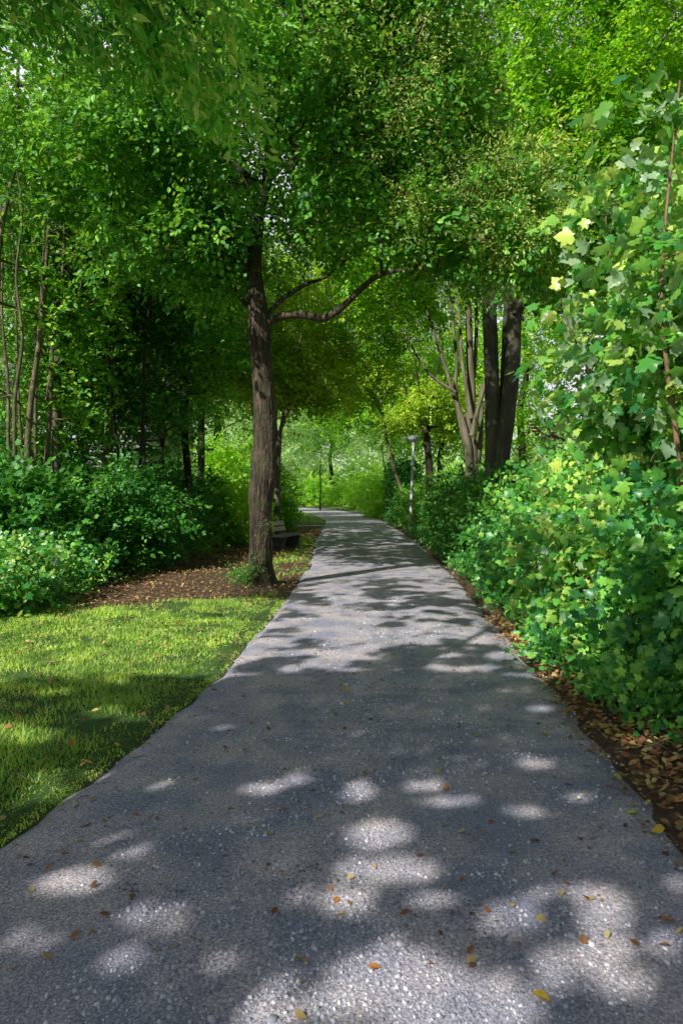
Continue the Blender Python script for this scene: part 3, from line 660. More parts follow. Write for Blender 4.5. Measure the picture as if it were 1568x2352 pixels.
# ------------------------------------------------------------------ main linden
def main_tree():
    b = at(597, 1345, 12.06); root = thing('linden_tree', 'big brown furrowed trunk tree with one long limb reaching over the path', 'tree', (b[0], b[1], 0))
    Y = 12.06
    A = [(598, 1368), (598, 1345), (597, 1300), (599, 1240), (600, 1180), (600, 1130), (605, 1060), (609, 1000), (607, 930), (604, 860), (598, 800), (594, 740), (587, 670), (584, 600), (588, 540), (592, 480)]
    W = [66, 60, 54, 52, 52, 60, 60, 53, 53, 50, 49, 52, 42, 36, 33, 30]
    P = np.array([at(u, v, Y+0.05*math.sin(i)) for i, (u, v) in enumerate(A)]); R = np.array(W)*.93/F*Y/2
    n = 4; PS = smooth_path(P, n); RS = np.interp(np.arange(len(PS))/n, np.arange(len(R)), R)
    q = Q()
    # finer rings
    PS2 = smooth_path(PS[::2], 6); RS2 = np.interp(np.linspace(0, 1, len(PS2)), np.linspace(0, 1, len(RS)), RS)
    SG = 88; PS2 = smooth_path(PS[::2], 12); RS2 = np.interp(np.linspace(0, 1, len(PS2)), np.linspace(0, 1, len(RS)), RS)
    tube(q, PS2, RS2, SG, lump=0.035, flare=1.0, seed=2)
    # rough surface: ridges
    V = q.v[-1]; c = np.repeat(PS2, SG, 0); d = V-c; r = np.linalg.norm(d, axis=1, keepdims=True)
    ang = np.tile(np.arange(SG), len(PS2))*40/SG; z = V[:, 2]
    rd = vnoise(ang*0.45, z*1.6, 5)*.4+(1-np.abs(2*vnoise(ang*1.15+z*.5, z*3.2, 6)-1))*.6
    kn = np.exp(-((z-1.95)/.22)**2)*np.exp(-((ang-22)/7.)**2)*.6 + np.exp(-((z-4.5)/.2)**2)*.12
    q.v[-1] = c+d*(1+.15*(rd[:, None]-.5)+kn[:, None]*.4)
    trunks = [(PS2, RS2)]
    def limb(pts, w, dy=0.0):
        Pl = np.array([at(u, v, Y+dy*i/len(pts)) for i, (u, v) in enumerate(pts)])
        PL = smooth_path(Pl, 5); RL = np.interp(np.linspace(0, 1, len(PL)), np.linspace(0, 1, len(w)), np.array(w))/F*Y/2
        tube(q, PL, RL, 12, lump=.05, seed=len(pts)); trunks.append((PL, RL))
    limb([(596, 752), (622, 735), (660, 722), (705, 722), (745, 727), (785, 703), (822, 668), (860, 635), (905, 620), (950, 612), (1000, 578), (1040, 535), (1090, 480)], [30, 19, 17, 16, 16, 14, 13, 11, 9, 8, 7, 5, 3], -1.2)
    limb([(598, 735), (622, 712), (655, 680), (700, 652), (745, 635), (790, 600), (840, 560)], [20, 12, 11, 9, 7, 5, 3], 1.0)
    limb([(592, 500), (612, 420), (618, 340), (640, 250), (665, 150), (700, 40), (720, -60)], [28, 24, 20, 16, 12, 9, 5], .4)
    limb([(590, 510), (572, 440), (545, 370), (520, 290), (500, 180), (470, 60)], [24, 17, 13, 10, 8, 4], -.6)
    limb([(588, 660), (560, 610), (500, 575), (440, 560), (370, 535), (300, 500)], [16, 11, 9, 7, 5, 3], -.8)
    limb([(605, 430), (650, 380), (720, 360), (790, 365), (860, 400)], [14, 10, 8, 6, 3], -.4)
    limb([(588, 720), (560, 690), (520, 640), (470, 620), (400, 600)], [16, 10, 8, 6, 3], .8)
    limb([(548, 380), (480, 350), (400, 345), (320, 330), (240, 320)], [12, 9, 7, 6, 3], .5)
    B = [(600, 240, 12, 3.0, 2.8, 2.3, 260), (330, 400, 12, 2.3, 2.2, 1.2, 150), (180, 200, 12, 2.0, 2.2, 1.8, 110), (850, 420, 11.8, 2.0, 2.0, 1.3, 150), (860, 260, 12, 2.0, 1.6, 1.2, 130), (740, 60, 12, 1.9, 1.8, 1.5, 120), (1020, 320, 11.8, 1.1, 1.2, .9, 60),
         (900, 120, 11.5, 1.9, 2.0, 1.5, 140), (1110, 480, 11.2, 1.35, 1.3, .95, 120), (1180, 560, 11.2, .8, .9, .5, 40), 
         (430, 570, 12, 1.7, 1.5, .6, 80), (420, -60, 12, 3.0, 2.5, 1.4, 120), (780, -80, 12, 2.6, 2.5, 1.3, 110), (560, 520, 11.4, .8, .5, .4, 26), (960, 520, 11.2, .9, .8, .35, 40)]
    att = np.vstack([ell(at(b_[0], b_[1], b_[2]), b_[3:6], b_[6], thr=.46, seed=i, sc_=.9) for i, b_ in enumerate(B)])
    att = att[~((np.abs(att[:, 0]-b[0]-.02) < .55) & (att[:, 1] < 12.3) & (att[:, 2] < 7.6))]
    nodes, D, rr = skeleton(q, trunks, att, 3.6, tip=.0055)
    q.build('trunk', M['bark_linden'], root, smooth=True)
    crown('crown', root, nodes, D, SP['linden'], M['linden'], 10, .24, up=.7, cull=lit_soft, toward=(-.3, -.4, 0))
    # seed bracts hang in the sunny right-hand part
    nu = CX+nodes[:, 0]/nodes[:, 1]*F; nv = HY-(nodes[:, 2]-EYE)/nodes[:, 1]*F
    sel = (((nu-1130)/230)**2+((nv-500)/190)**2 < 1) | ((((nu-880)/170)**2+((nv-130)/170)**2 < 1) & (fbm(nu*.02, nv*.02, 5) > .45)) | ((nu > 700) & (rng.random(len(nodes)) < .22))
    crown('seed_clusters', root, nodes[sel], D[sel], SP['seed'], M['seed'], 11, .2, up=.2, size=(.8, 1.5), cull=None)
    # ivy and shoots round the foot
    q2 = Q(); n = 34
    a = rng.uniform(2.4, 4.6, n); r = rng.uniform(.22, .5, n)
    Pn = np.stack([b[0]+np.cos(a)*r, b[1]+np.sin(a)*r, rng.uniform(0.02, .28, n)*(1.2-r)], -1)
    iv = thing('ivy_tuft', 'dark green ivy and shoots round the foot of the furrowed trunk', 'ivy', (b[0], b[1], 0))
    crown('foliage', iv, Pn, np.tile([[0, 0, 1.]], (n, 1)), SP['small'], M['deep'], 2, .06, size=(.5, .9), cull=None)
    # climbing shoots on bark
    Pn = []
    for (u, v) in [(575, 1120), (582, 1090), (580, 1150), (615, 1215), (590, 1210), (578, 1240), (606, 1290), (612, 1320), (585, 1310), (590, 1060)]:
        for _ in range(3): Pn.append(at(u+random.gauss(0, 4), v+random.gauss(0, 8), Y-.27))
    Pn = np.array(Pn); crown('climbing_foliage', iv, Pn, np.tile([[0, -.3, 1.]], (len(Pn), 1)), SP['small'], M['deep'], 1, .03, size=(.25, .5), cull=None, toward=(0, -1, 0))
main_tree()

# ------------------------------------------------------------------ tree overhanging from the left, behind the viewer
def over_tree():
    root = thing('overhanging_tree', 'leafy boughs hanging into the top left with long pointed drooping leaves', 'tree', (-6.2, -2.6, 0))
    q = Q(); P, R = trunk_poly([np.array(p) for p in [(-6.2, -2.6, -.1), (-6.15, -2.6, 1.5), (-6.0, -2.4, 3), (-5.7, -2.0, 4.5), (-5.3, -1.5, 6), (-5.0, -.9, 7.5)]], .28, .08, 6)
    tube(q, P, R, 14, lump=.04, flare=.4); tr = [(P, R)]
    def limb(pts, r0, r1):
        P, R = trunk_poly([np.array(p) for p in pts], r0, r1, 5); tube(q, P, R, 8, lump=.04); tr.append((P, R))
    limb([(-5.9, -2.2, 3.8), (-4.6, -.2, 5.2), (-3.3, 2.0, 6.0), (-2.6, 3.6, 6.3), (-1.9, 5.0, 6.0), (-1.2, 5.6, 5.5)], .06, .012)
    limb([(-5.5, -1.8, 5.0), (-4.2, -1.4, 6.2), (-2.8, -1.2, 6.7), (-1.6, -1.0, 6.9)], .07, .02)
    B = [((-4.8, -1.9, 6.7), (4.0, 3.3, .9), 820), ((-2.6, 3.2, 6.3), (1.6, 1.5, .6), 90), ((-4.7, 3.4, 7.3), (2.5, 3.3, .8), 240),  # unseen crown masses, added and shaped to throw shade on the path
         (at(250, -30, 5.4), (1.5, .9, .6), 60), (at(430, 130, 5.5), (.75, .6, .6), 50), (at(120, -60, 5.), (.9, .8, .35), 26), (at(500, 260, 5.5), (.42, .35, .42), 30), (at(590, 60, 5.6), (.35, .35, .5), 14), (at(575, 330, 5.5), (.14, .2, .25), 8)]
    att = np.vstack([ell(c, r, n, thr=.12, seed=i) for i, (c, r, n) in enumerate(B)])
    def bough(c, m=0):
        y = np.maximum(c[:, 1], .5); u = CX+c[:, 0]/y*F; v = HY-(c[:, 2]-EYE)/y*F
        return (c[:, 1] > 1.2) & (v > -150) & (u > -150) & ((v > 30+.52*np.maximum(u, 0)-m) | (u > 600-m))
    att = att[~bough(att, 60)]
    nodes, D, rr = skeleton(q, tr, att, 3.8, tip=.0022, rmax=.3)
    q.build('trunk', M['bark_dark'], root, smooth=True)
    crown('crown', root, nodes, D, SP['hang'], M['hang'], 9, .26, up=.6, droop=.55, cull=lambda a, b, c: lit(a, b, c) | bough(np.stack([a, b, c], -1), rng.uniform(-70, 30, len(a))), size=(.6, 1.0))
over_tree()

# ------------------------------------------------------------------ right: beech and hornbeam
def multi(name, label, cat, base, stems, blobs, leaf, mat, bark, k, spread, zmin, thr=.38, up=.75, lump=.03, tip=.006, cull=lit, size=(.8, 1.2), wf=.76):
    root = thing(name, label, cat, (base[0], base[1], 0)); q = Q(); tr = []
    for (pts, w, Y) in stems:
        dY = 0 if not isinstance(Y, tuple) else Y[1]; Y0 = Y if not isinstance(Y, tuple) else Y[0]
        P = np.array([at(u, v, Y0+dY*i/len(pts)) for i, (u, v) in enumerate(pts)])
        if pts[0][1] > 1120: P[0, 2] = min(P[0, 2], -.1)
        PS = smooth_path(P, 5); RS = np.interp(np.linspace(0, 1, len(PS)), np.linspace(0, 1, len(w)), np.array(w))/F*Y0/2*wf
        tube(q, PS, RS, 16, lump=lump, seed=pts[0][0]*.1); tr.append((PS, RS))
    att = np.vstack([ell(at(*b[:3]), b[3:6], b[6], thr=thr, seed=i+3) for i, b in enumerate(blobs)])
    nodes, D, rr = skeleton(q, tr, att, zmin, tip=tip)
    q.build('trunk', M[bark], root, smooth=True)
    crown('crown', root, nodes, D, SP[leaf], M[mat], k+4, spread, up=up, cull=cull, size=size, toward=(-.4, -.45, 0))
    return root, nodes, D
multi('beech_tree', 'tall smooth grey beech with two thick trunks side by side', 'tree', at(1130, 1276, 18),
      [([(1126, 1290), (1128, 1200), (1130, 1080), (1131, 960), (1128, 840), (1124, 720), (1122, 600), (1130, 450), (1150, 300), (1170, 150)], [56, 50, 47, 46, 44, 42, 40, 34, 26, 16], 18),
       ([(1140, 1290), (1146, 1180), (1152, 1060), (1164, 960), (1174, 860), (1180, 740), (1186, 620), (1196, 480), (1212, 340), (1225, 180)], [50, 48, 47, 48, 46, 44, 42, 36, 28, 16], 17.8),
       ([(1148, 980), (1158, 860), (1162, 760), (1165, 680), (1160, 560), (1140, 400), (1090, 220)], [26, 26, 24, 22, 20, 16, 10], 18.2),
       ([(1186, 740), (1205, 700), (1240, 722), (1290, 715), (1350, 735), (1400, 770)], [14, 13, 12, 9, 7, 4], 18),
       ([(1180, 720), (1200, 680), (1222, 630), (1260, 560), (1320, 500)], [16, 12, 10, 8, 4], 17.6),
       ([(1130, 560), (1085, 470), (1040, 380), (1000, 260)], [20, 15, 11, 6], 17.5)],
      [(1150, 330, 18, 3.2, 3.0, 2.6, 280), (1180, 60, 18, 4.4, 3.5, 2.6, 330), (1380, 380, 17, 2.6, 2.6, 2.6, 200), (1500, 120, 16, 2.4, 2.5, 2.8, 180),
       (1380, 620, 18, 1.9, 2, .9, 80), (1000, 260, 17.5, 2, 2, 2.2, 130), (1100, -160, 18, 5, 3.5, 1.6, 160), (1300, 560, 18, 1.7, 1.6, .8, 60)],
      'beech', 'beech', 'bark_beech', 8, .34, 5.5, thr=.47, up=1.0)
multi('hornbeam_tree', 'many stemmed hornbeam with pale fluted base fanning out into thin upright stems', 'tree', at(1080, 1250, 22),
      [([(1086, 1255), (1085, 1100), (1082, 1030), (1076, 980), (1082, 900), (1078, 820), (1076, 740), (1072, 650), (1066, 540), (1070, 420)], [48, 42, 38, 32, 24, 22, 19, 16, 12, 7], 22),
       ([(1080, 1100), (1074, 1030), (1062, 970), (1040, 900), (1022, 840), (1002, 780), (975, 700), (950, 620)], [26, 24, 18, 13, 11, 9, 7, 4], 21.8),
       ([(1078, 1060), (1060, 980), (1046, 900), (1048, 830), (1040, 740), (1030, 660), (1020, 560)], [22, 16, 13, 10, 9, 7, 4], 22.1),
       ([(1082, 960), (1070, 890), (1060, 820), (1056, 740), (1050, 660), (1046, 560)], [18, 12, 10, 9, 7, 4], 21.7),
       ([(1084, 1000), (1096, 940), (1108, 900), (1120, 850), (1130, 790)], [18, 13, 11, 9, 6], 21.6),
       ([(1082, 900), (1090, 820), (1094, 740), (1092, 650), (1098, 540)], [16, 12, 10, 8, 4], 22.2),
       ([(1046, 900), (1000, 870), (965, 830), (930, 760), (905, 700)], [10, 8, 6, 4, 3], 21.5),
       ([(1080, 1110), (1098, 1040), (1104, 960), (1106, 880)], [22, 18, 13, 9], 22)],
      [(1010, 480, 22, 3.2, 3, 2.6, 260), (900, 620, 22, 2.4, 2.4, 1.6, 130), (1080, 250, 22, 3, 3, 2.6, 180), (900, 330, 22, 2.4, 2.6, 2.6, 140), (1010, 640, 22, 1.8, 1.8, 1.1, 60), (880, 760, 21.5, .9, 1, .8, 26)],
      'beech', 'beech', 'bark_pale', 8, .42, 4.5, thr=.43, up=.9, lump=.06)
multi('leaning_tree', 'slim bare trunk leaning left out of the dark bushes beside the lamp post', 'tree', at(935, 1207, 36.5),
      [([(935, 1225), (925, 1140), (905, 1080), (890, 1020), (878, 950), (872, 890), (860, 820), (850, 740), (840, 640)], [12, 11, 10, 9, 8.5, 8, 7, 6, 4], 36.5),
       ([(878, 950), (850, 900), (820, 860), (780, 820)], [8, 6, 5, 3], 36.5), ([(885, 990), (900, 930), (915, 870)], [6, 5, 3], 36.5)],
      [(830, 740, 36, 4.0, 3.2, 3.4, 300), (760, 840, 36, 2.4, 2.0, 1.5, 100), (880, 880, 36, 1.7, 1.4, .9, 50), (730, 620, 36, 3.8, 3, 2.4, 150)],
      'wood', 'yellowleaf', 'bark_thin', 8, .5, 3.5, thr=.42, size=(1.0, 1.5))
multi('hawthorn_tree', 'small dark twisted tree with golden tinted crown behind the lamp post', 'tree', at(985, 1212, 33),
      [([(985, 1215), (985, 1080), (980, 1000), (990, 940), (1000, 880), (1010, 820)], [24, 22, 20, 16, 10, 5], 33), ([(980, 1010), (965, 960), (940, 920), (925, 880)], [14, 12, 9, 5], 33), ([(985, 980), (960, 880), (950, 800)], [10, 8, 5], 33)],
      [(1000, 915, 32.5, 1.4, 1.4, .7, 80), (930, 960, 33, .9, .9, .5, 40), (1030, 970, 33, 1, 1, .7, 50)],
      'far', 'yellowleaf', 'bark_dark', 7, .3, 2.5, size=(.5, .8))
multi('forked_tree', 'slender forked tree with mossy branches just right of the furrowed trunk', 'tree', at(640, 1235, 23),
      [([(636, 1245), (637, 1120), (640, 1030), (645, 985), (660, 940), (672, 900), (678, 850), (690, 780), (700, 700)], [20, 18, 16, 13, 11, 10, 8, 6, 4], 23),
       ([(645, 985), (652, 950), (690, 925), (720, 900)], [9, 7, 5, 3], 23), ([(640, 1020), (632, 960), (645, 890), (640, 820), (630, 740)], [11, 10, 8, 6, 4], 23.3)],
      [(690, 800, 23, 1.8, 1.8, 1.4, 110), (640, 880, 23, 1.4, 1.4, .9, 60), (730, 900, 23, 1.0, 1.0, .6, 40), (640, 680, 23, 2.2, 2, 1.4, 90)],
      'wood', 'yellowleaf', 'bark_thin', 7, .42, 3.2, size=(.9, 1.3))
multi('pale_bark_tree', 'pale grey barked tree half hidden behind the furrowed trunk', 'tree', at(585, 1225, 27),
      [([(585, 1240), (587, 1130), (590, 1040), (588, 980), (580, 920), (570, 860), (560, 780), (556, 660)], [22, 20, 19, 17, 15, 12, 9, 5], 27),
       ([(590, 960), (570, 900), (535, 905), (490, 925)], [10, 8, 7, 4], 27)],
      [(540, 740, 27, 2.8, 2.6, 2.2, 180), (600, 820, 27, 1.8, 1.8, 1.2, 80)], 'wood', 'bright', 'bark_beech', 7, .5, 3.5, size=(1, 1.4))

# ------------------------------------------------------------------ left wood
LT = [ # u, Y, trunk radius, blobs(z, r, n), bark, leaf mat, label, lean, stems
 (-60, 13.0, .09, 'bark_thin', 'wood', 'thin olive barked tree at the left border of the picture', (.0, 0), 2),
 (36, 13.5, .075, 'bark_thin', 'wood', 'slender sunlit stemmed tree near the left border above the maple shrub', (.01, 0), 3),
 (132, 15.0, .12, 'bark_beech', 'wood', 'straight pale trunked tree in front of the house gable', (.0, 0), 1),
 (165, 17.0, .09, 'bark_dark', 'deep', 'dark slender tree between the pale trunk and the ivy clad trunk', (-.02, 0), 2),
 (245, 16.0, .13, 'bark_thin', 'deep', 'mossy trunk with ivy in front of the white house window', (.01, 0), 1),
 (75, 14.2, .06, 'bark_thin', 'wood', 'pair of thin upright stems between the left border trees', (.0, 0), 3),
 (100, 16.5, .06, 'bark_thin', 'wood', 'thin stems just left of the straight pale trunk', (.01, 0), 2),
 (290, 15.5, .05, 'bark_dark', 'deep', 'thin sapling right of the ivy clad trunk above the darkest bush', (.01, 0), 2),
 (345, 18.0, .09, 'bark_dark', 'wood', 'thin dark stemmed tree rising out of the darkest bush', (.02, 0), 2)]
for (u, Y, r, bk, lm, lb, ln, st) in LT:
    x = (u-CX)/F*Y
    auto_tree('woodland_tree', lb, 'tree', x, Y, 11.5, r, [(x, Y+1.0, 8.8, 1.8, 1.3, 3.2, 130), (x+.2, Y+1.3, 5.2, 1.4, .8, 1.7, 60), (x-.2, Y+1.1, 3.4, 1.1, .7, .8, 22)], 'wood', lm, bk, k=7, spread=.42,
              lean=ln, stems=st, zmin=2.4, thr=.45, group='trees of the wood on the left', sp=.2, wig=.06)
for (u, Y, r, lb, bk, lm, tz) in [(430, 19.0, .13, 'dark straight trunk standing at the edge of the bright green shrub', 'bark_dark', 'wood', 4.6), (462, 22.0, .15, 'grey straight trunk directly behind the dark straight one', 'bark_beech', 'wood', 5.2)]:
    x = (u-CX)/F*Y
    auto_tree('woodland_tree', lb, 'tree', x, Y, 12.5, r, [(x-.4, Y, 9, 3.0, 2.6, 3.2, 240), (x-.3, Y, tz+.8, 2.2, 2, 1.0, 110)], 'wood', lm, bk, k=7, spread=.48, zmin=3.4, thr=.42,
              group='trees of the wood on the left', size=(.9, 1.3), wig=.08)

# ------------------------------------------------------------------ shrubs
def shrub(name, label, x, y, h, rx, ry, n, leaf, mat, k=5, spread=.2, stems=6, cull=None, size=(.8, 1.2), bark='bark_thin', extra=(), up=.6, toward=None, group=None, r=.018, thr=.3, cat='shrub', base=.12):
    root = thing(name, label, cat, (x, y, 0), group=group); q = Q(); tr = []
    for s in range(stems):
        a = s*2.399+random.random()*.6; rr = random.uniform(.25, .85)
        p0 = np.array([x, y, -.05])+np.array([math.cos(a)*rx, math.sin(a)*ry, 0])*.18*rr*2
        p3 = np.array([x+math.cos(a)*rx*rr, y+math.sin(a)*ry*rr, h*random.uniform(.7, .95)*(1-.25*rr)])
        p1 = p0*.6+p3*.4+np.array([random.gauss(0, .06), random.gauss(0, .06), .1*h]); p2 = p0*.25+p3*.75+np.array([random.gauss(0, .08), random.gauss(0, .08), .08*h])
        P, R = trunk_poly([p0, p1, p2, p3], r*random.uniform(.7, 1.2), r*.3, 5); tube(q, P, R, 7); tr.append((P, R))
    att = ell((x, y, h*.36), (rx, ry, h*.62), n, thr=thr, seed=int(abs(x*7+y)), sc_=1.6, shell=.45); att[:, 2] = np.maximum(np.abs(att[:, 2]), rng.uniform(.06, .3, len(att)))
    for e in extra: att = np.vstack([att, ell(e[:3], e[3:6], e[6], thr=thr, seed=9)])
    nodes, D, _ = skeleton(q, tr, att, .1, tip=.0035, seg=5)
    q.build('stems', M[bark], root, smooth=True)
    if cull is None and x > 0 and y < 45: cull = lambda a, b, c: a < eR(b)+.04+.12*np.sin(b*2.3)*np.sin(b*5.1)
    crown('foliage', root, nodes, D, SP[leaf], M[mat], k, spread, up=up, cull=cull, size=size, toward=toward)
    return root, nodes, D
TW = (-.45, -.45, 0)
# right: maple thicket along the path
shrub('maple_shrub', 'large leaved maple shrub nearest the camera with shaded drooping leaves on the right', 2.95, 5.15, 1.9, .85, 1.1, 330, 'maple', 'maple_shade', k=4, spread=.13, bark='stem', toward=TW, size=(.45, .85))
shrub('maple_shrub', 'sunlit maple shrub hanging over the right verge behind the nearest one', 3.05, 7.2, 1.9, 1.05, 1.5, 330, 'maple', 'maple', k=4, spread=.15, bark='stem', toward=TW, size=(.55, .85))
shrub('maple_shrub', 'low shaded maple shrub at the path edge before the beech', 3.35, 10.0, 1.5, 1.05, 1.5, 330, 'lobed', 'maple_shade', k=5, spread=.16, bark='stem', toward=TW, size=(.5, .8))
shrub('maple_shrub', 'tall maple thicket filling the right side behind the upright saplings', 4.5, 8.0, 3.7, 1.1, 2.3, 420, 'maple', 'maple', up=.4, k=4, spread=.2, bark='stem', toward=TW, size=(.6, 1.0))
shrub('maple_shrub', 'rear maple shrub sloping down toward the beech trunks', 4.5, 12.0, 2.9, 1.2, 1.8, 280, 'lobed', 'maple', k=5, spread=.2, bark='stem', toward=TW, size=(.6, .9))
def sapling(label, pts, w, nb, ext, Y):
    root = thing('maple_sapling', label, 'sapling', (pts[0][0], pts[0][1], 0), group='upright maple saplings on the right'); q = Q()
    P = smooth_path(np.array(pts, float), 5); R = np.linspace(w, w*.3, len(P)); tube(q, P, R, 8, lump=.03); tr = [(P, R)]
    att = np.vstack([ell(e[:3], e[3:6], e[6], thr=.3, seed=int(i)) for i, e in enumerate(ext)])
    nodes, D, _ = skeleton(q, tr, att, .8, tip=.003, seg=5)
    q.build('stem', M['stem'], root, smooth=True)
    crown('crown', root, nodes, D, SP['maple'], M['maple'], 3, .15, up=.25, cull=None, size=(.6, 1.15), toward=(-.25, -.1, 0), droop=.2)
s1 = at(1560, 1300, 5.6); 
sapling('tallest maple sapling with reddish stem rising along the right border', [(2.85, 5.6, -.05), at(1562, 1150, 5.6), at(1552, 1000, 5.6), at(1532, 850, 5.6), at(1518, 700, 5.6), at(1526, 520, 5.6), at(1540, 380, 5.6), at(1560, 180, 5.6)], .028, 0,
        [(*at(1540, 850, 5.7), .38, .4, .7, 26), (*at(1545, 560, 5.6), .24, .3, .6, 14), (*at(1555, 300, 5.6), .2, .3, .6, 9), (*at(1600, 650, 5.8), .4, .5, 1.2, 30)], 5.6)
sapling('shorter maple sapling tilting left with big white glaring leaves', [(3.0, 6.4, -.05), at(1500, 1000, 6.4), at(1450, 800, 6.4), at(1410, 620, 6.4), at(1395, 540, 6.4), at(1388, 470, 6.4)], .02, 0,
        [(*at(1440, 640, 6.4), .2, .3, .5, 12), (*at(1410, 480, 6.4), .08, .2, .45, 6), (*at(1520, 800, 6.5), .35, .4, .5, 26)], 6.4)
sapling('maple sapling with arched twig above the sunlit shrub', [(3.0, 7.4, -.05), at(1420, 1050, 7.4), at(1370, 900, 7.4), at(1330, 800, 7.4), at(1300, 730, 7.4), at(1290, 680, 7.4)], .02, 0,
        [(*at(1400, 870, 7.4), .25, .35, .45, 22), (*at(1345, 780, 7.4), .08, .2, .25, 5), (*at(1480, 950, 7.4), .4, .4, .6, 34)], 7.4)
sapling('maple sapling filling the gap between the tallest and the tilted one', [(3.5, 6.8, -.05), at(1600, 900, 6.8), at(1500, 650, 6.8), at(1490, 520, 6.8), at(1488, 450, 6.8)], .022, 0,
        [(*at(1540, 700, 6.8), .35, .4, .7, 30), (*at(1510, 450, 6.8), .15, .3, .5, 10), (*at(1500, 800, 7.0), .35, .4, .45, 26)], 6.8)
# low herbs at right verge
def herbs():
    n = 1500; y = 4.3+26*rng.random(n)**1.3; x = eR(y)+.16+rng.random(n)**1.3*.9+.10*np.sin(y*1.7)
    P = np.stack([x, y, rng.uniform(.03, .22, n)], -1)
    S = SP['lobed']; dd = unit(rng.normal(0, .6, (n, 3))+np.array([-.3, -.2, .7])); nn = unit(rng.normal(0, .4, (n, 3))+np.array([-.3, -.4, 1]))
    V, T = place(S, P, dd, nn, rng.uniform(.25, .5, n))
    o = mesh_np('undergrowth', V, T, M['maple_shade']); tag(o, 'low green seedlings and herbs spreading along the right verge', 'undergrowth', kind='stuff')
    n = 700; y = rng.uniform(9, 34, n); x = np.interp(y, [9, 13, 20, 34], [-4.6, -4.6, -4.2, -3.6])+rng.normal(0, .35, n)
    P = np.stack([x, y, rng.uniform(.02, .2, n)], -1); dd = unit(rng.normal(0, .6, (n, 3))+np.array([.3, -.2, .7])); nn = unit(rng.normal(0, .4, (n, 3))+np.array([.3, -.4, 1]))
    V, T = place(SP['small'], P, dd, nn, rng.uniform(.5, 1.2, n))
    o = mesh_np('undergrowth', V, T, M['wood']); tag(o, 'low green weeds along the foot of the left bushes', 'undergrowth', kind='stuff')
herbs()
# right: darker shrubs further on
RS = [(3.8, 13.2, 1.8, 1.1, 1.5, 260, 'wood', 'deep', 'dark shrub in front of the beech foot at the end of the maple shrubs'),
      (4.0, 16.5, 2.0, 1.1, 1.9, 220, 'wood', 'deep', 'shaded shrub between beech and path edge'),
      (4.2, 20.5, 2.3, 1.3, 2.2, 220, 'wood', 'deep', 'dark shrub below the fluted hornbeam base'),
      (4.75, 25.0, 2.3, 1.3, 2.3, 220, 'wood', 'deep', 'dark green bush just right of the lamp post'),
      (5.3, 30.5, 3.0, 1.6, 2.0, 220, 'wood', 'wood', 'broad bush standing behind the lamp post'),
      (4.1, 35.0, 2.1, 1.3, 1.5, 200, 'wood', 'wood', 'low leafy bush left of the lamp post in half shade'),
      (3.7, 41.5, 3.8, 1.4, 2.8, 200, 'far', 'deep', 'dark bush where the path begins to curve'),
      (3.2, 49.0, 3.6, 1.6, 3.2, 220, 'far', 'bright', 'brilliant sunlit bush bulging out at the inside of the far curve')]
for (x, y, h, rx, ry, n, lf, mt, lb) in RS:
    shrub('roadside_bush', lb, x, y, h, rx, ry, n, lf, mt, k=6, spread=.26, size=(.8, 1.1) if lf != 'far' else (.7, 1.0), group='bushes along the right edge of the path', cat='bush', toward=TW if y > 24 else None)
shrub('purple_shrub', 'shrub with dusky purple red leaves beside the beech trunk', 5.0, 15.6, 4.0, .55, .6, 60, 'wood', 'purple', k=4, spread=.16, cat='shrub')
# left
shrub('maple_shrub', 'bright lobed maple shrub at the left border beside the lawn', -5.35, 9.6, .92, 1.15, 1.3, 300, 'lobed', 'maple', k=5, spread=.13, bark='stem', toward=(.3, -.5, 0), size=(.45, .85))
shrub('maple_shrub', 'small maple shrub stretching from the left border toward the dark bush', -5.5, 11.8, 1.0, 1.1, 1.2, 260, 'lobed', 'maple_shade', k=5, spread=.15, bark='stem', toward=(.3, -.5, 0), size=(.5, .85))
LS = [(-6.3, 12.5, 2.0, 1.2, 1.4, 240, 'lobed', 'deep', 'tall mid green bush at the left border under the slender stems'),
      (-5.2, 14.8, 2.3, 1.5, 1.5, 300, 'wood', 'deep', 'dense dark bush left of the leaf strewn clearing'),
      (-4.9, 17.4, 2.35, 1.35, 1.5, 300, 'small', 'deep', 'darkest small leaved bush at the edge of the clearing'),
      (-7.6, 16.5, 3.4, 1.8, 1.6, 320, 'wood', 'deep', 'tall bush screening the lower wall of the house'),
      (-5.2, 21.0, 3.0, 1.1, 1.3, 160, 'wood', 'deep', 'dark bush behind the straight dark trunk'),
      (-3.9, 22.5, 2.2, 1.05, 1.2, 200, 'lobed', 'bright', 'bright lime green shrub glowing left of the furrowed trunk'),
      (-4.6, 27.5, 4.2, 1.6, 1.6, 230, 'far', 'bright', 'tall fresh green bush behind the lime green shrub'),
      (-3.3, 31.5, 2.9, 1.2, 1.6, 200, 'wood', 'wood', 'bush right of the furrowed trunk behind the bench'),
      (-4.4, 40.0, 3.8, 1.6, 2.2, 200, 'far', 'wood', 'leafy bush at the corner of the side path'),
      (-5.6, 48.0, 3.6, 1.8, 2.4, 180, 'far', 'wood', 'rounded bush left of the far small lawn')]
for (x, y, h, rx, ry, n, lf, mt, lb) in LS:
    shrub('woodland_bush', lb, x, y, h, rx, ry, n, lf, mt, k=6, spread=.25, group='bushes along the left side', cat='bush', size=(.8, 1.1) if lf != 'far' else (.6, .9))

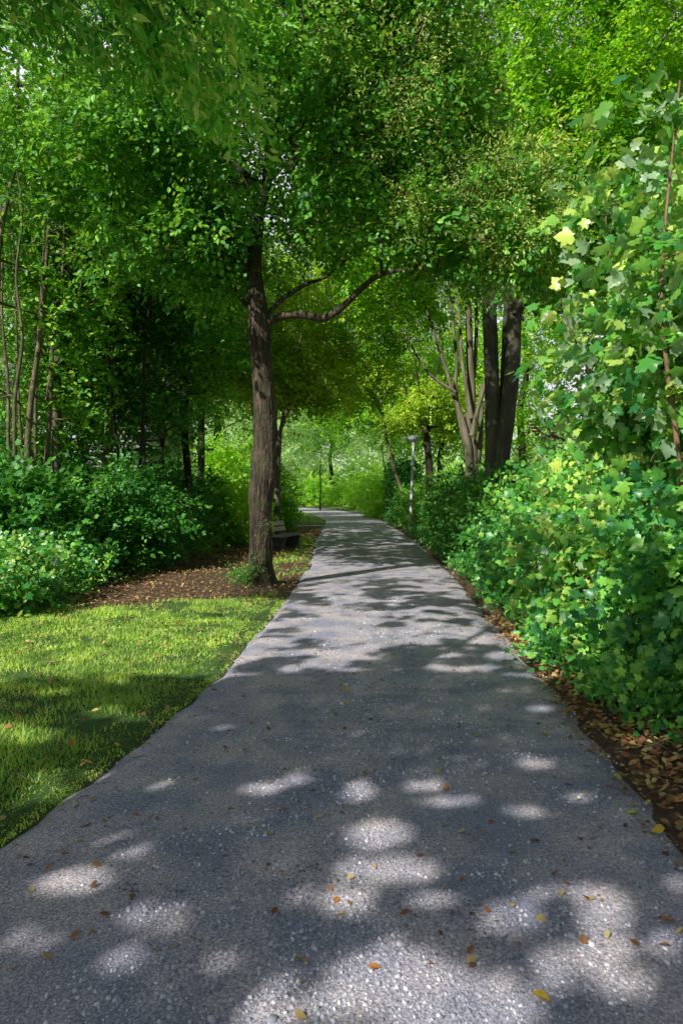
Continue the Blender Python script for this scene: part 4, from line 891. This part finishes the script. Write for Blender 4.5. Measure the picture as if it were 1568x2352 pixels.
# ------------------------------------------------------------------ far end
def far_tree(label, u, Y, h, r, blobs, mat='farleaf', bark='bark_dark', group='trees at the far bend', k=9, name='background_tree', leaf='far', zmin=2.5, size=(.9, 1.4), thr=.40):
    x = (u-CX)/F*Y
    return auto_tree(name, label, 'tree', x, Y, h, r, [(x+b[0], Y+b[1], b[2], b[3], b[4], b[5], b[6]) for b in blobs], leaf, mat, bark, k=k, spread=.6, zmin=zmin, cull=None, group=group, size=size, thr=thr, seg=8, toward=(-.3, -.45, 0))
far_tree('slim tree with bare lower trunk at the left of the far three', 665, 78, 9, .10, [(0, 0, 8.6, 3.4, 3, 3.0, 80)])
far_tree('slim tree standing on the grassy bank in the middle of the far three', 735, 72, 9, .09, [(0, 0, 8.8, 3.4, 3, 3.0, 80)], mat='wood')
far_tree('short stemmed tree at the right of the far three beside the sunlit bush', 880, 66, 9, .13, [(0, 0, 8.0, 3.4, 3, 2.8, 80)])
far_tree('haze tinted tree closing the view above the far bend', 760, 98, 16, .4, [(0, 0, 12, 7, 4, 6, 170)])
far_tree('haze tinted tree left of the far bend above the small lawn', 610, 92, 15, .4, [(0, 0, 11, 7, 4, 5.5, 170)])
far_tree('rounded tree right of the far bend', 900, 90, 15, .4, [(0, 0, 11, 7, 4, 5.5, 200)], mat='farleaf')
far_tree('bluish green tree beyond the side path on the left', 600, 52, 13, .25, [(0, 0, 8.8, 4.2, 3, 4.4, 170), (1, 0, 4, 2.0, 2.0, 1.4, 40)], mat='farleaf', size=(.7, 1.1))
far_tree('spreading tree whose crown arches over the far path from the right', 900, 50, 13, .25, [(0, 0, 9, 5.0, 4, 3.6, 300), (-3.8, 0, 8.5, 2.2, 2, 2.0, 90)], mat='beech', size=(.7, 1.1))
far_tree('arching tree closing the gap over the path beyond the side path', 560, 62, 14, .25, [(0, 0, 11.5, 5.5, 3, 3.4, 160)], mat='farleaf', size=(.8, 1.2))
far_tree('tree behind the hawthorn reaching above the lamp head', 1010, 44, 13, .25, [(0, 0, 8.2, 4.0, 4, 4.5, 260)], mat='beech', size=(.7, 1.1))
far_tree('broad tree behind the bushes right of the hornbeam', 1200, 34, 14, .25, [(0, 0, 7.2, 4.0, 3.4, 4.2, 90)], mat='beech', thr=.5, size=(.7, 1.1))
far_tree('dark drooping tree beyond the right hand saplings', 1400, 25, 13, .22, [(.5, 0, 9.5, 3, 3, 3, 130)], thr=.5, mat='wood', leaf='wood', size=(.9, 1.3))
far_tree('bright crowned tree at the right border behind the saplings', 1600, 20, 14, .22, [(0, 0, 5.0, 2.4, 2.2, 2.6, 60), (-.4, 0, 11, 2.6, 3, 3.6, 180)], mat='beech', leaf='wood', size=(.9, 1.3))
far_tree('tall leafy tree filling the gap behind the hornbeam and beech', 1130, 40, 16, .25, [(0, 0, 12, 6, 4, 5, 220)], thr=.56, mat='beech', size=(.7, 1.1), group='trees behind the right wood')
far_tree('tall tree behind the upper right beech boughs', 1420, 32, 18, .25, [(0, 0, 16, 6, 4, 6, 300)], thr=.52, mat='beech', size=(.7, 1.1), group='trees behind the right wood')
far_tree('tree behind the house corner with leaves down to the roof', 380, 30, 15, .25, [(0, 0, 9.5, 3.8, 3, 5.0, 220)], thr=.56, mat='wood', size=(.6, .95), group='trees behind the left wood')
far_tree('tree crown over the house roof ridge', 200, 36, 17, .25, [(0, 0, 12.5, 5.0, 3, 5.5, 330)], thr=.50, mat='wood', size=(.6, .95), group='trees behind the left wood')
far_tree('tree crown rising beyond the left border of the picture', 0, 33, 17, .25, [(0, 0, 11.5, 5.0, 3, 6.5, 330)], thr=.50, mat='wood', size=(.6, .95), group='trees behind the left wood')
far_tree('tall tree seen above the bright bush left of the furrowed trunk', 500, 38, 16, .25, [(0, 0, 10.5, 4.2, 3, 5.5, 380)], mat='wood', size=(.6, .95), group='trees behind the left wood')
# far low plants
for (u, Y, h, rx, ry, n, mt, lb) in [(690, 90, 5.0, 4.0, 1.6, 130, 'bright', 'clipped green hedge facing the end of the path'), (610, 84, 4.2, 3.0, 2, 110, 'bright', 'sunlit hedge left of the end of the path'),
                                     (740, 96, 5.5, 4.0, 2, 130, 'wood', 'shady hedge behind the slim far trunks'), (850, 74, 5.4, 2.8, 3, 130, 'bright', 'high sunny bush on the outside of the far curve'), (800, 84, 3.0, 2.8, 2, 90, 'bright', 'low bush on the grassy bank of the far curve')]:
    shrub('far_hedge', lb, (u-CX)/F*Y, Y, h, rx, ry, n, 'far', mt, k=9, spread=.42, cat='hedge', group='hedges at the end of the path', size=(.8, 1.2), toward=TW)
shrub('red_shrub', 'shrub with pinkish red leaves above the far hedge', (705-CX)/F*94, 94, 6.0, 2.2, 1, 40, 'far', 'red', k=5, spread=.3, size=(.6, .9))

def distant():
    n = 10500; a = rng.uniform(-.62, .62, n)*np.pi*.5*1.1; R_ = rng.uniform(112, 135, n)
    x = np.sin(a)*R_*1.2; y = np.cos(a)*R_; top = 11+6*fbm(x*.06, y*0+1, 77)+3*fbm(x*.3, y*0, 78); z = rng.random(n)**1.5*top
    P = np.stack([x, y, z], -1); dd = unit(rng.normal(0, 1, (n, 3))); nn = unit(rng.normal(0, .5, (n, 3))+np.array([-.2, -.6, .6]))
    V, T = place(SP['far'], P, dd, nn, rng.uniform(3.5, 6.5, n))
    tag(mesh_np('distant_wood', V, T, M['farleaf']), 'haze tinted green wood closing the horizon beyond the end of the path', 'wood', kind='stuff')
distant()

# ------------------------------------------------------------------ lamp post
def lamp():
    b = at(941, 1220, 30.2); root = thing('street_lamp', 'slim grey lamp post with wide conical frosted head beside the path', 'street lamp', (b[0], b[1], 0))
    lean = np.array([.17/4.0, 0, 1.])
    gm = plain('galvanised_grey', (0.66, 0.67, 0.70), .5, .1, .2, 8); lm = plain('pale_base_paint', (0.50, 0.48, 0.44), .7, 0, .3, 12)
    def pt(z): return np.array([b[0], b[1], 0])+lean*z
    q = Q(); tube(q, [pt(z) for z in (.88, 1.5, 2.5, 3.86)], [.062, .057, .054, .050], 16); q.build('pole', gm, root, smooth=True)
    q = Q(); tube(q, [pt(z) for z in (-.1, .3, .8, .86, .9)], [.072, .07, .068, .066, .05], 16); o = q.build('base_sleeve', lm, root, smooth=True)
    q = Q(); tube(q, [pt(3.82), pt(3.84), pt(3.92), pt(3.95)], [.04, .06, .075, .08], 20); q.build('collar', gm, root, smooth=True)
    q = Q(); tube(q, [pt(3.93), pt(3.96), pt(4.04), pt(4.12), pt(4.15)], [.07, .11, .21, .29, .295], 28); q.build('lamp_shade', plain('frosted_glass', (0.62, 0.66, 0.66), .25, 0, .1, 5), root, smooth=True)
    q = Q(); tube(q, [pt(4.145), pt(4.17), pt(4.20), pt(4.235), pt(4.25), pt(4.252)], [.30, .315, .30, .19, .06, .002], 28); q.build('cap', plain('lamp_cap', (0.22, 0.24, 0.24), .4, .3), root, smooth=True)
    # stickers wrapped on the pole
    for z0, hgt, c, nm in ((1.66, .16, (0.35, 0.22, 0.55), 'violet'), (1.50, .12, (0.7, 0.7, 0.7), 'white'), (1.30, .13, (0.10, 0.12, 0.2), 'navy'), (1.15, .10, (0.7, 0.7, 0.72), 'white')):
        q = Q(); tube(q, [pt(z0), pt(z0+hgt)], [.0615, .0600], 16); s = q.build('sticker', plain('sticker_'+nm, c, .5, noise=.4, scale=40), root, smooth=True); s['label'] = nm+' sticker wrapped round the pole'
lamp()

# ------------------------------------------------------------------ bench
def bench():
    root = thing('park_bench', 'weathered bench with concrete supports and plank back behind the furrowed trunk', 'bench', (-1.72, 20.4, 0), math.radians(-16))
    con = plain('aged_concrete', (0.12, 0.12, 0.10), .95, 0, .4, 9, .5); wd = plain('grey_weathered_plank', (0.62, 0.50, 0.38), .8, 0, .3, 25, .3); wg = plain('grey_seat_plank', (0.22, 0.21, 0.18), .85, 0, .3, 25, .3)
    for sy in (-.62, .62):
        # tapered concrete block: wide on top, narrow at the ground
        q = Q(); pr = np.array([(-.16, -.05), (.16, -.05), (.30, .34), (.30, .385), (-.30, .385), (-.30, .34)])
        a = np.array([(x, sy-.07, z) for x, z in pr]); c = np.array([(x, sy+.07, z) for x, z in pr])
        V = np.vstack([a, c]); f = [(0, 1, 2, 5), (5, 2, 3, 4), (6, 11, 8, 7), (11, 10, 9, 8)]+[(i, i+6, (i+1) % 6+6, (i+1) % 6) for i in range(6)]
        q.add(V, f); q.build('support', con, root, bevel=.012, local=False)
    q = Q(); [q.box((-.20+.135*k, 0, .41), (.12, 1.85, .045)) for k in range(4)]; q.build('seat', wg, root, bevel=.006, local=False)
    R = rotm((0, 1, 0), -.28)
    q = Q()
    for k in range(2):
        q.box(np.array([-.31, 0, .56])+R @ np.array([0, 0, .03+.17*k]), (.035, 1.85, .14), R)
    q.build('backrest', wd, root, bevel=.006, local=False)
    for sy in (-.62, .62):
        q = Q(); q.box(np.array([-.335, sy, .55])+R @ np.array([-.02, 0, .03]), (.03, .06, .50), R); q.build('back_bracket', con, root, bevel=.004, local=False)
bench()

# ------------------------------------------------------------------ house behind the left wood
def house():
    x0, x1, y0, y1, ze = -15.5, -7.4, 26.0, 34.0, 5.6
    root = thing('house', 'pale grey sided house glimpsed between the trunks of the left wood', 'house', ((x0+x1)/2, y0, 0))
    m, nt, nd, lk = newmat('pale_siding')
    out = N(nt, 'ShaderNodeOutputMaterial'); p = N(nt, 'ShaderNodeBsdfPrincipled', Roughness=.7); p.inputs['Base Color'].default_value = (.62, .61, .66, 1)
    lk.new(p.outputs[0], out.inputs[0])
    q = Q(); q.box(((x0+x1)/2, (y0+y1)/2, ze/2), (x1-x0, y1-y0, ze))
    z = .1
    while z < ze-.1:   # lapped boards
        q.box(((x0+x1)/2, y0-.012, z+.09), (x1-x0+.04, .02, .165)); q.box((x1+.012, (y0+y1)/2, z+.09), (.02, y1-y0+.04, .165)); z += .19
    q.build('wall', m, root)
    rm = plain('slate_roof', (.10, .09, .10), .8, 0, .3, 6, .3); q = Q()
    ym = (y0+y1)/2; zr = ze+2.6
    V = [(x0-.4, y0-.5, ze-.25), (x1+.4, y0-.5, ze-.25), (x1+.4, ym, zr), (x0-.4, ym, zr), (x1+.4, y1+.5, ze-.25), (x0-.4, y1+.5, ze-.25)]
    Vt = [(a, b, c+.12) for a, b, c in V]
    q.add(V+Vt, [(0, 3, 2, 1), (3, 5, 4, 2), (6, 7, 8, 9), (9, 8, 10, 11), (0, 1, 7, 6), (4, 5, 11, 10), (1, 2, 8, 7), (2, 4, 10, 8), (0, 6, 9, 3), (3, 9, 11, 5)]); q.build('roof', rm, root)
    for xx in (x0, x1):
        g = Q(); s2 = .08 if xx == x0 else -.08; g.add([(xx, y0, ze), (xx, y1, ze), (xx, ym, zr-.1), (xx, ym, zr-.12), (xx+s2, y0, ze), (xx+s2, y1, ze), (xx+s2, ym, zr-.1), (xx+s2, ym, zr-.12)], [(0, 1, 2, 3), (4, 7, 6, 5), (0, 4, 5, 1)]); g.build('gable', m, root)
    fr = plain('white_window_frame', (.75, .76, .78), .5); gl, nt, nd, lk = newmat('dark_glass')
    out = N(nt, 'ShaderNodeOutputMaterial'); p = N(nt, 'ShaderNodeBsdfPrincipled', Roughness=.08); p.inputs['Base Color'].default_value = (.02, .025, .03, 1); lk.new(p.outputs[0], out.inputs[0])
    for (wx, wz) in ((-13.0, 1.5), (-13.0, 4.2), (-9.4, 1.5), (-9.4, 4.2)):
        q = Q(); w, h = 1.3, 1.4
        for dx in (-w/2, 0, w/2): q.box((wx+dx, y0-.05, wz), (.09, .06, h+.1))
        for dz in (-h/2-.0, h/2): q.box((wx, y0-.055, wz+dz), (w+.1, .075, .1))
        f = q.build('window', fr, root)
        g = Q(); g.box((wx, y0-.035, wz), (w-.09, .01, h-.1)); g.build('pane', gl, f, local=False).location = -Vector(root.location)
house()

# ------------------------------------------------------------------ light, sky, camera
w = bpy.data.worlds.new('World'); sc.world = w; w.use_nodes = True; nt = w.node_tree; bg = nt.nodes['Background']
sky = nt.nodes.new('ShaderNodeTexSky'); sky.sky_type = 'NISHITA'; sky.sun_disc = False
elev = math.asin(SUN[2]); sky.sun_elevation = elev; sky.sun_rotation = math.atan2(SUN[0], SUN[1]); sky.dust_density = 2.0
tc = nt.nodes.new('ShaderNodeTexCoord'); cn = nt.nodes.new('ShaderNodeTexNoise'); cn.inputs['Scale'].default_value = 2.6; cn.inputs['Detail'].default_value = 5
nt.links.new(tc.outputs['Generated'], cn.inputs['Vector'])
cr = ramp(nt, [(.30, (0, 0, 0)), (.50, (1, 1, 1))]); nt.links.new(cn.outputs[0], cr.inputs[0])
sx = nt.nodes.new('ShaderNodeSeparateXYZ'); nt.links.new(tc.outputs['Generated'], sx.inputs[0])
def mrange(o, a, b):
    m = nt.nodes.new('ShaderNodeMapRange'); m.inputs[1].default_value = a; m.inputs[2].default_value = b; nt.links.new(o, m.inputs[0]); return m.outputs[0]
def mul(a, b):
    m = nt.nodes.new('ShaderNodeMath'); m.operation = 'MULTIPLY'; nt.links.new(a, m.inputs[0]); nt.links.new(b, m.inputs[1]); return m.outputs[0]
fac = mul(mul(mrange(sx.outputs[2], .72, .5), mrange(sx.outputs[1], -.1, .3)), cr.outputs[0])  # white cloud kept ahead only, to weaken fill light from behind
mx = nt.nodes.new('ShaderNodeMix'); mx.data_type = 'RGBA'; nt.links.new(fac, mx.inputs[0]); nt.links.new(sky.outputs[0], mx.inputs[6]); mx.inputs[7].default_value = (17, 16.4, 18.8, 1)
nt.links.new(mx.outputs[2], bg.inputs[0]); bg.inputs[1].default_value = 0.062
sl = bpy.data.lights.new('sun', 'SUN'); sl.energy = 5.0; sl.angle = math.radians(.53); sl.color = (1, .97, .92)
so = bpy.data.objects.new('sun', sl); col.objects.link(so); so.rotation_euler = Vector(SUN).to_track_quat('Z', 'Y').to_euler(); so.location = (-20, -20, 30)
cd = bpy.data.cameras.new('camera'); cam = bpy.data.objects.new('camera', cd); col.objects.link(cam); sc.camera = cam
cam.location = (0, 0, EYE+.02); cam.rotation_euler = (math.radians(90), 0, 0)
cd.sensor_fit = 'VERTICAL'; cd.sensor_height = 36; cd.lens = 36*1600/2400; cd.shift_y = -(1200-1160)/2400; cd.clip_end = 1500; cd.clip_start = .05
cd.dof.use_dof = True; cd.dof.focus_distance = 13; cd.dof.aperture_fstop = 8
sc.view_settings.view_transform = 'Standard'; sc.view_settings.look = 'None'; sc.view_settings.exposure = 0; sc.view_settings.gamma = 1
cy = sc.cycles; cy.max_bounces = 8; cy.diffuse_bounces = 2; cy.glossy_bounces = 2; cy.transmission_bounces = 4; cy.transparent_max_bounces = 4
cy.use_denoising = True; cy.caustics_reflective = False; cy.caustics_refractive = False
tot = sum(len(o.data.polygons) for o in sc.objects if o.type == 'MESH'); print('POLYS', tot)
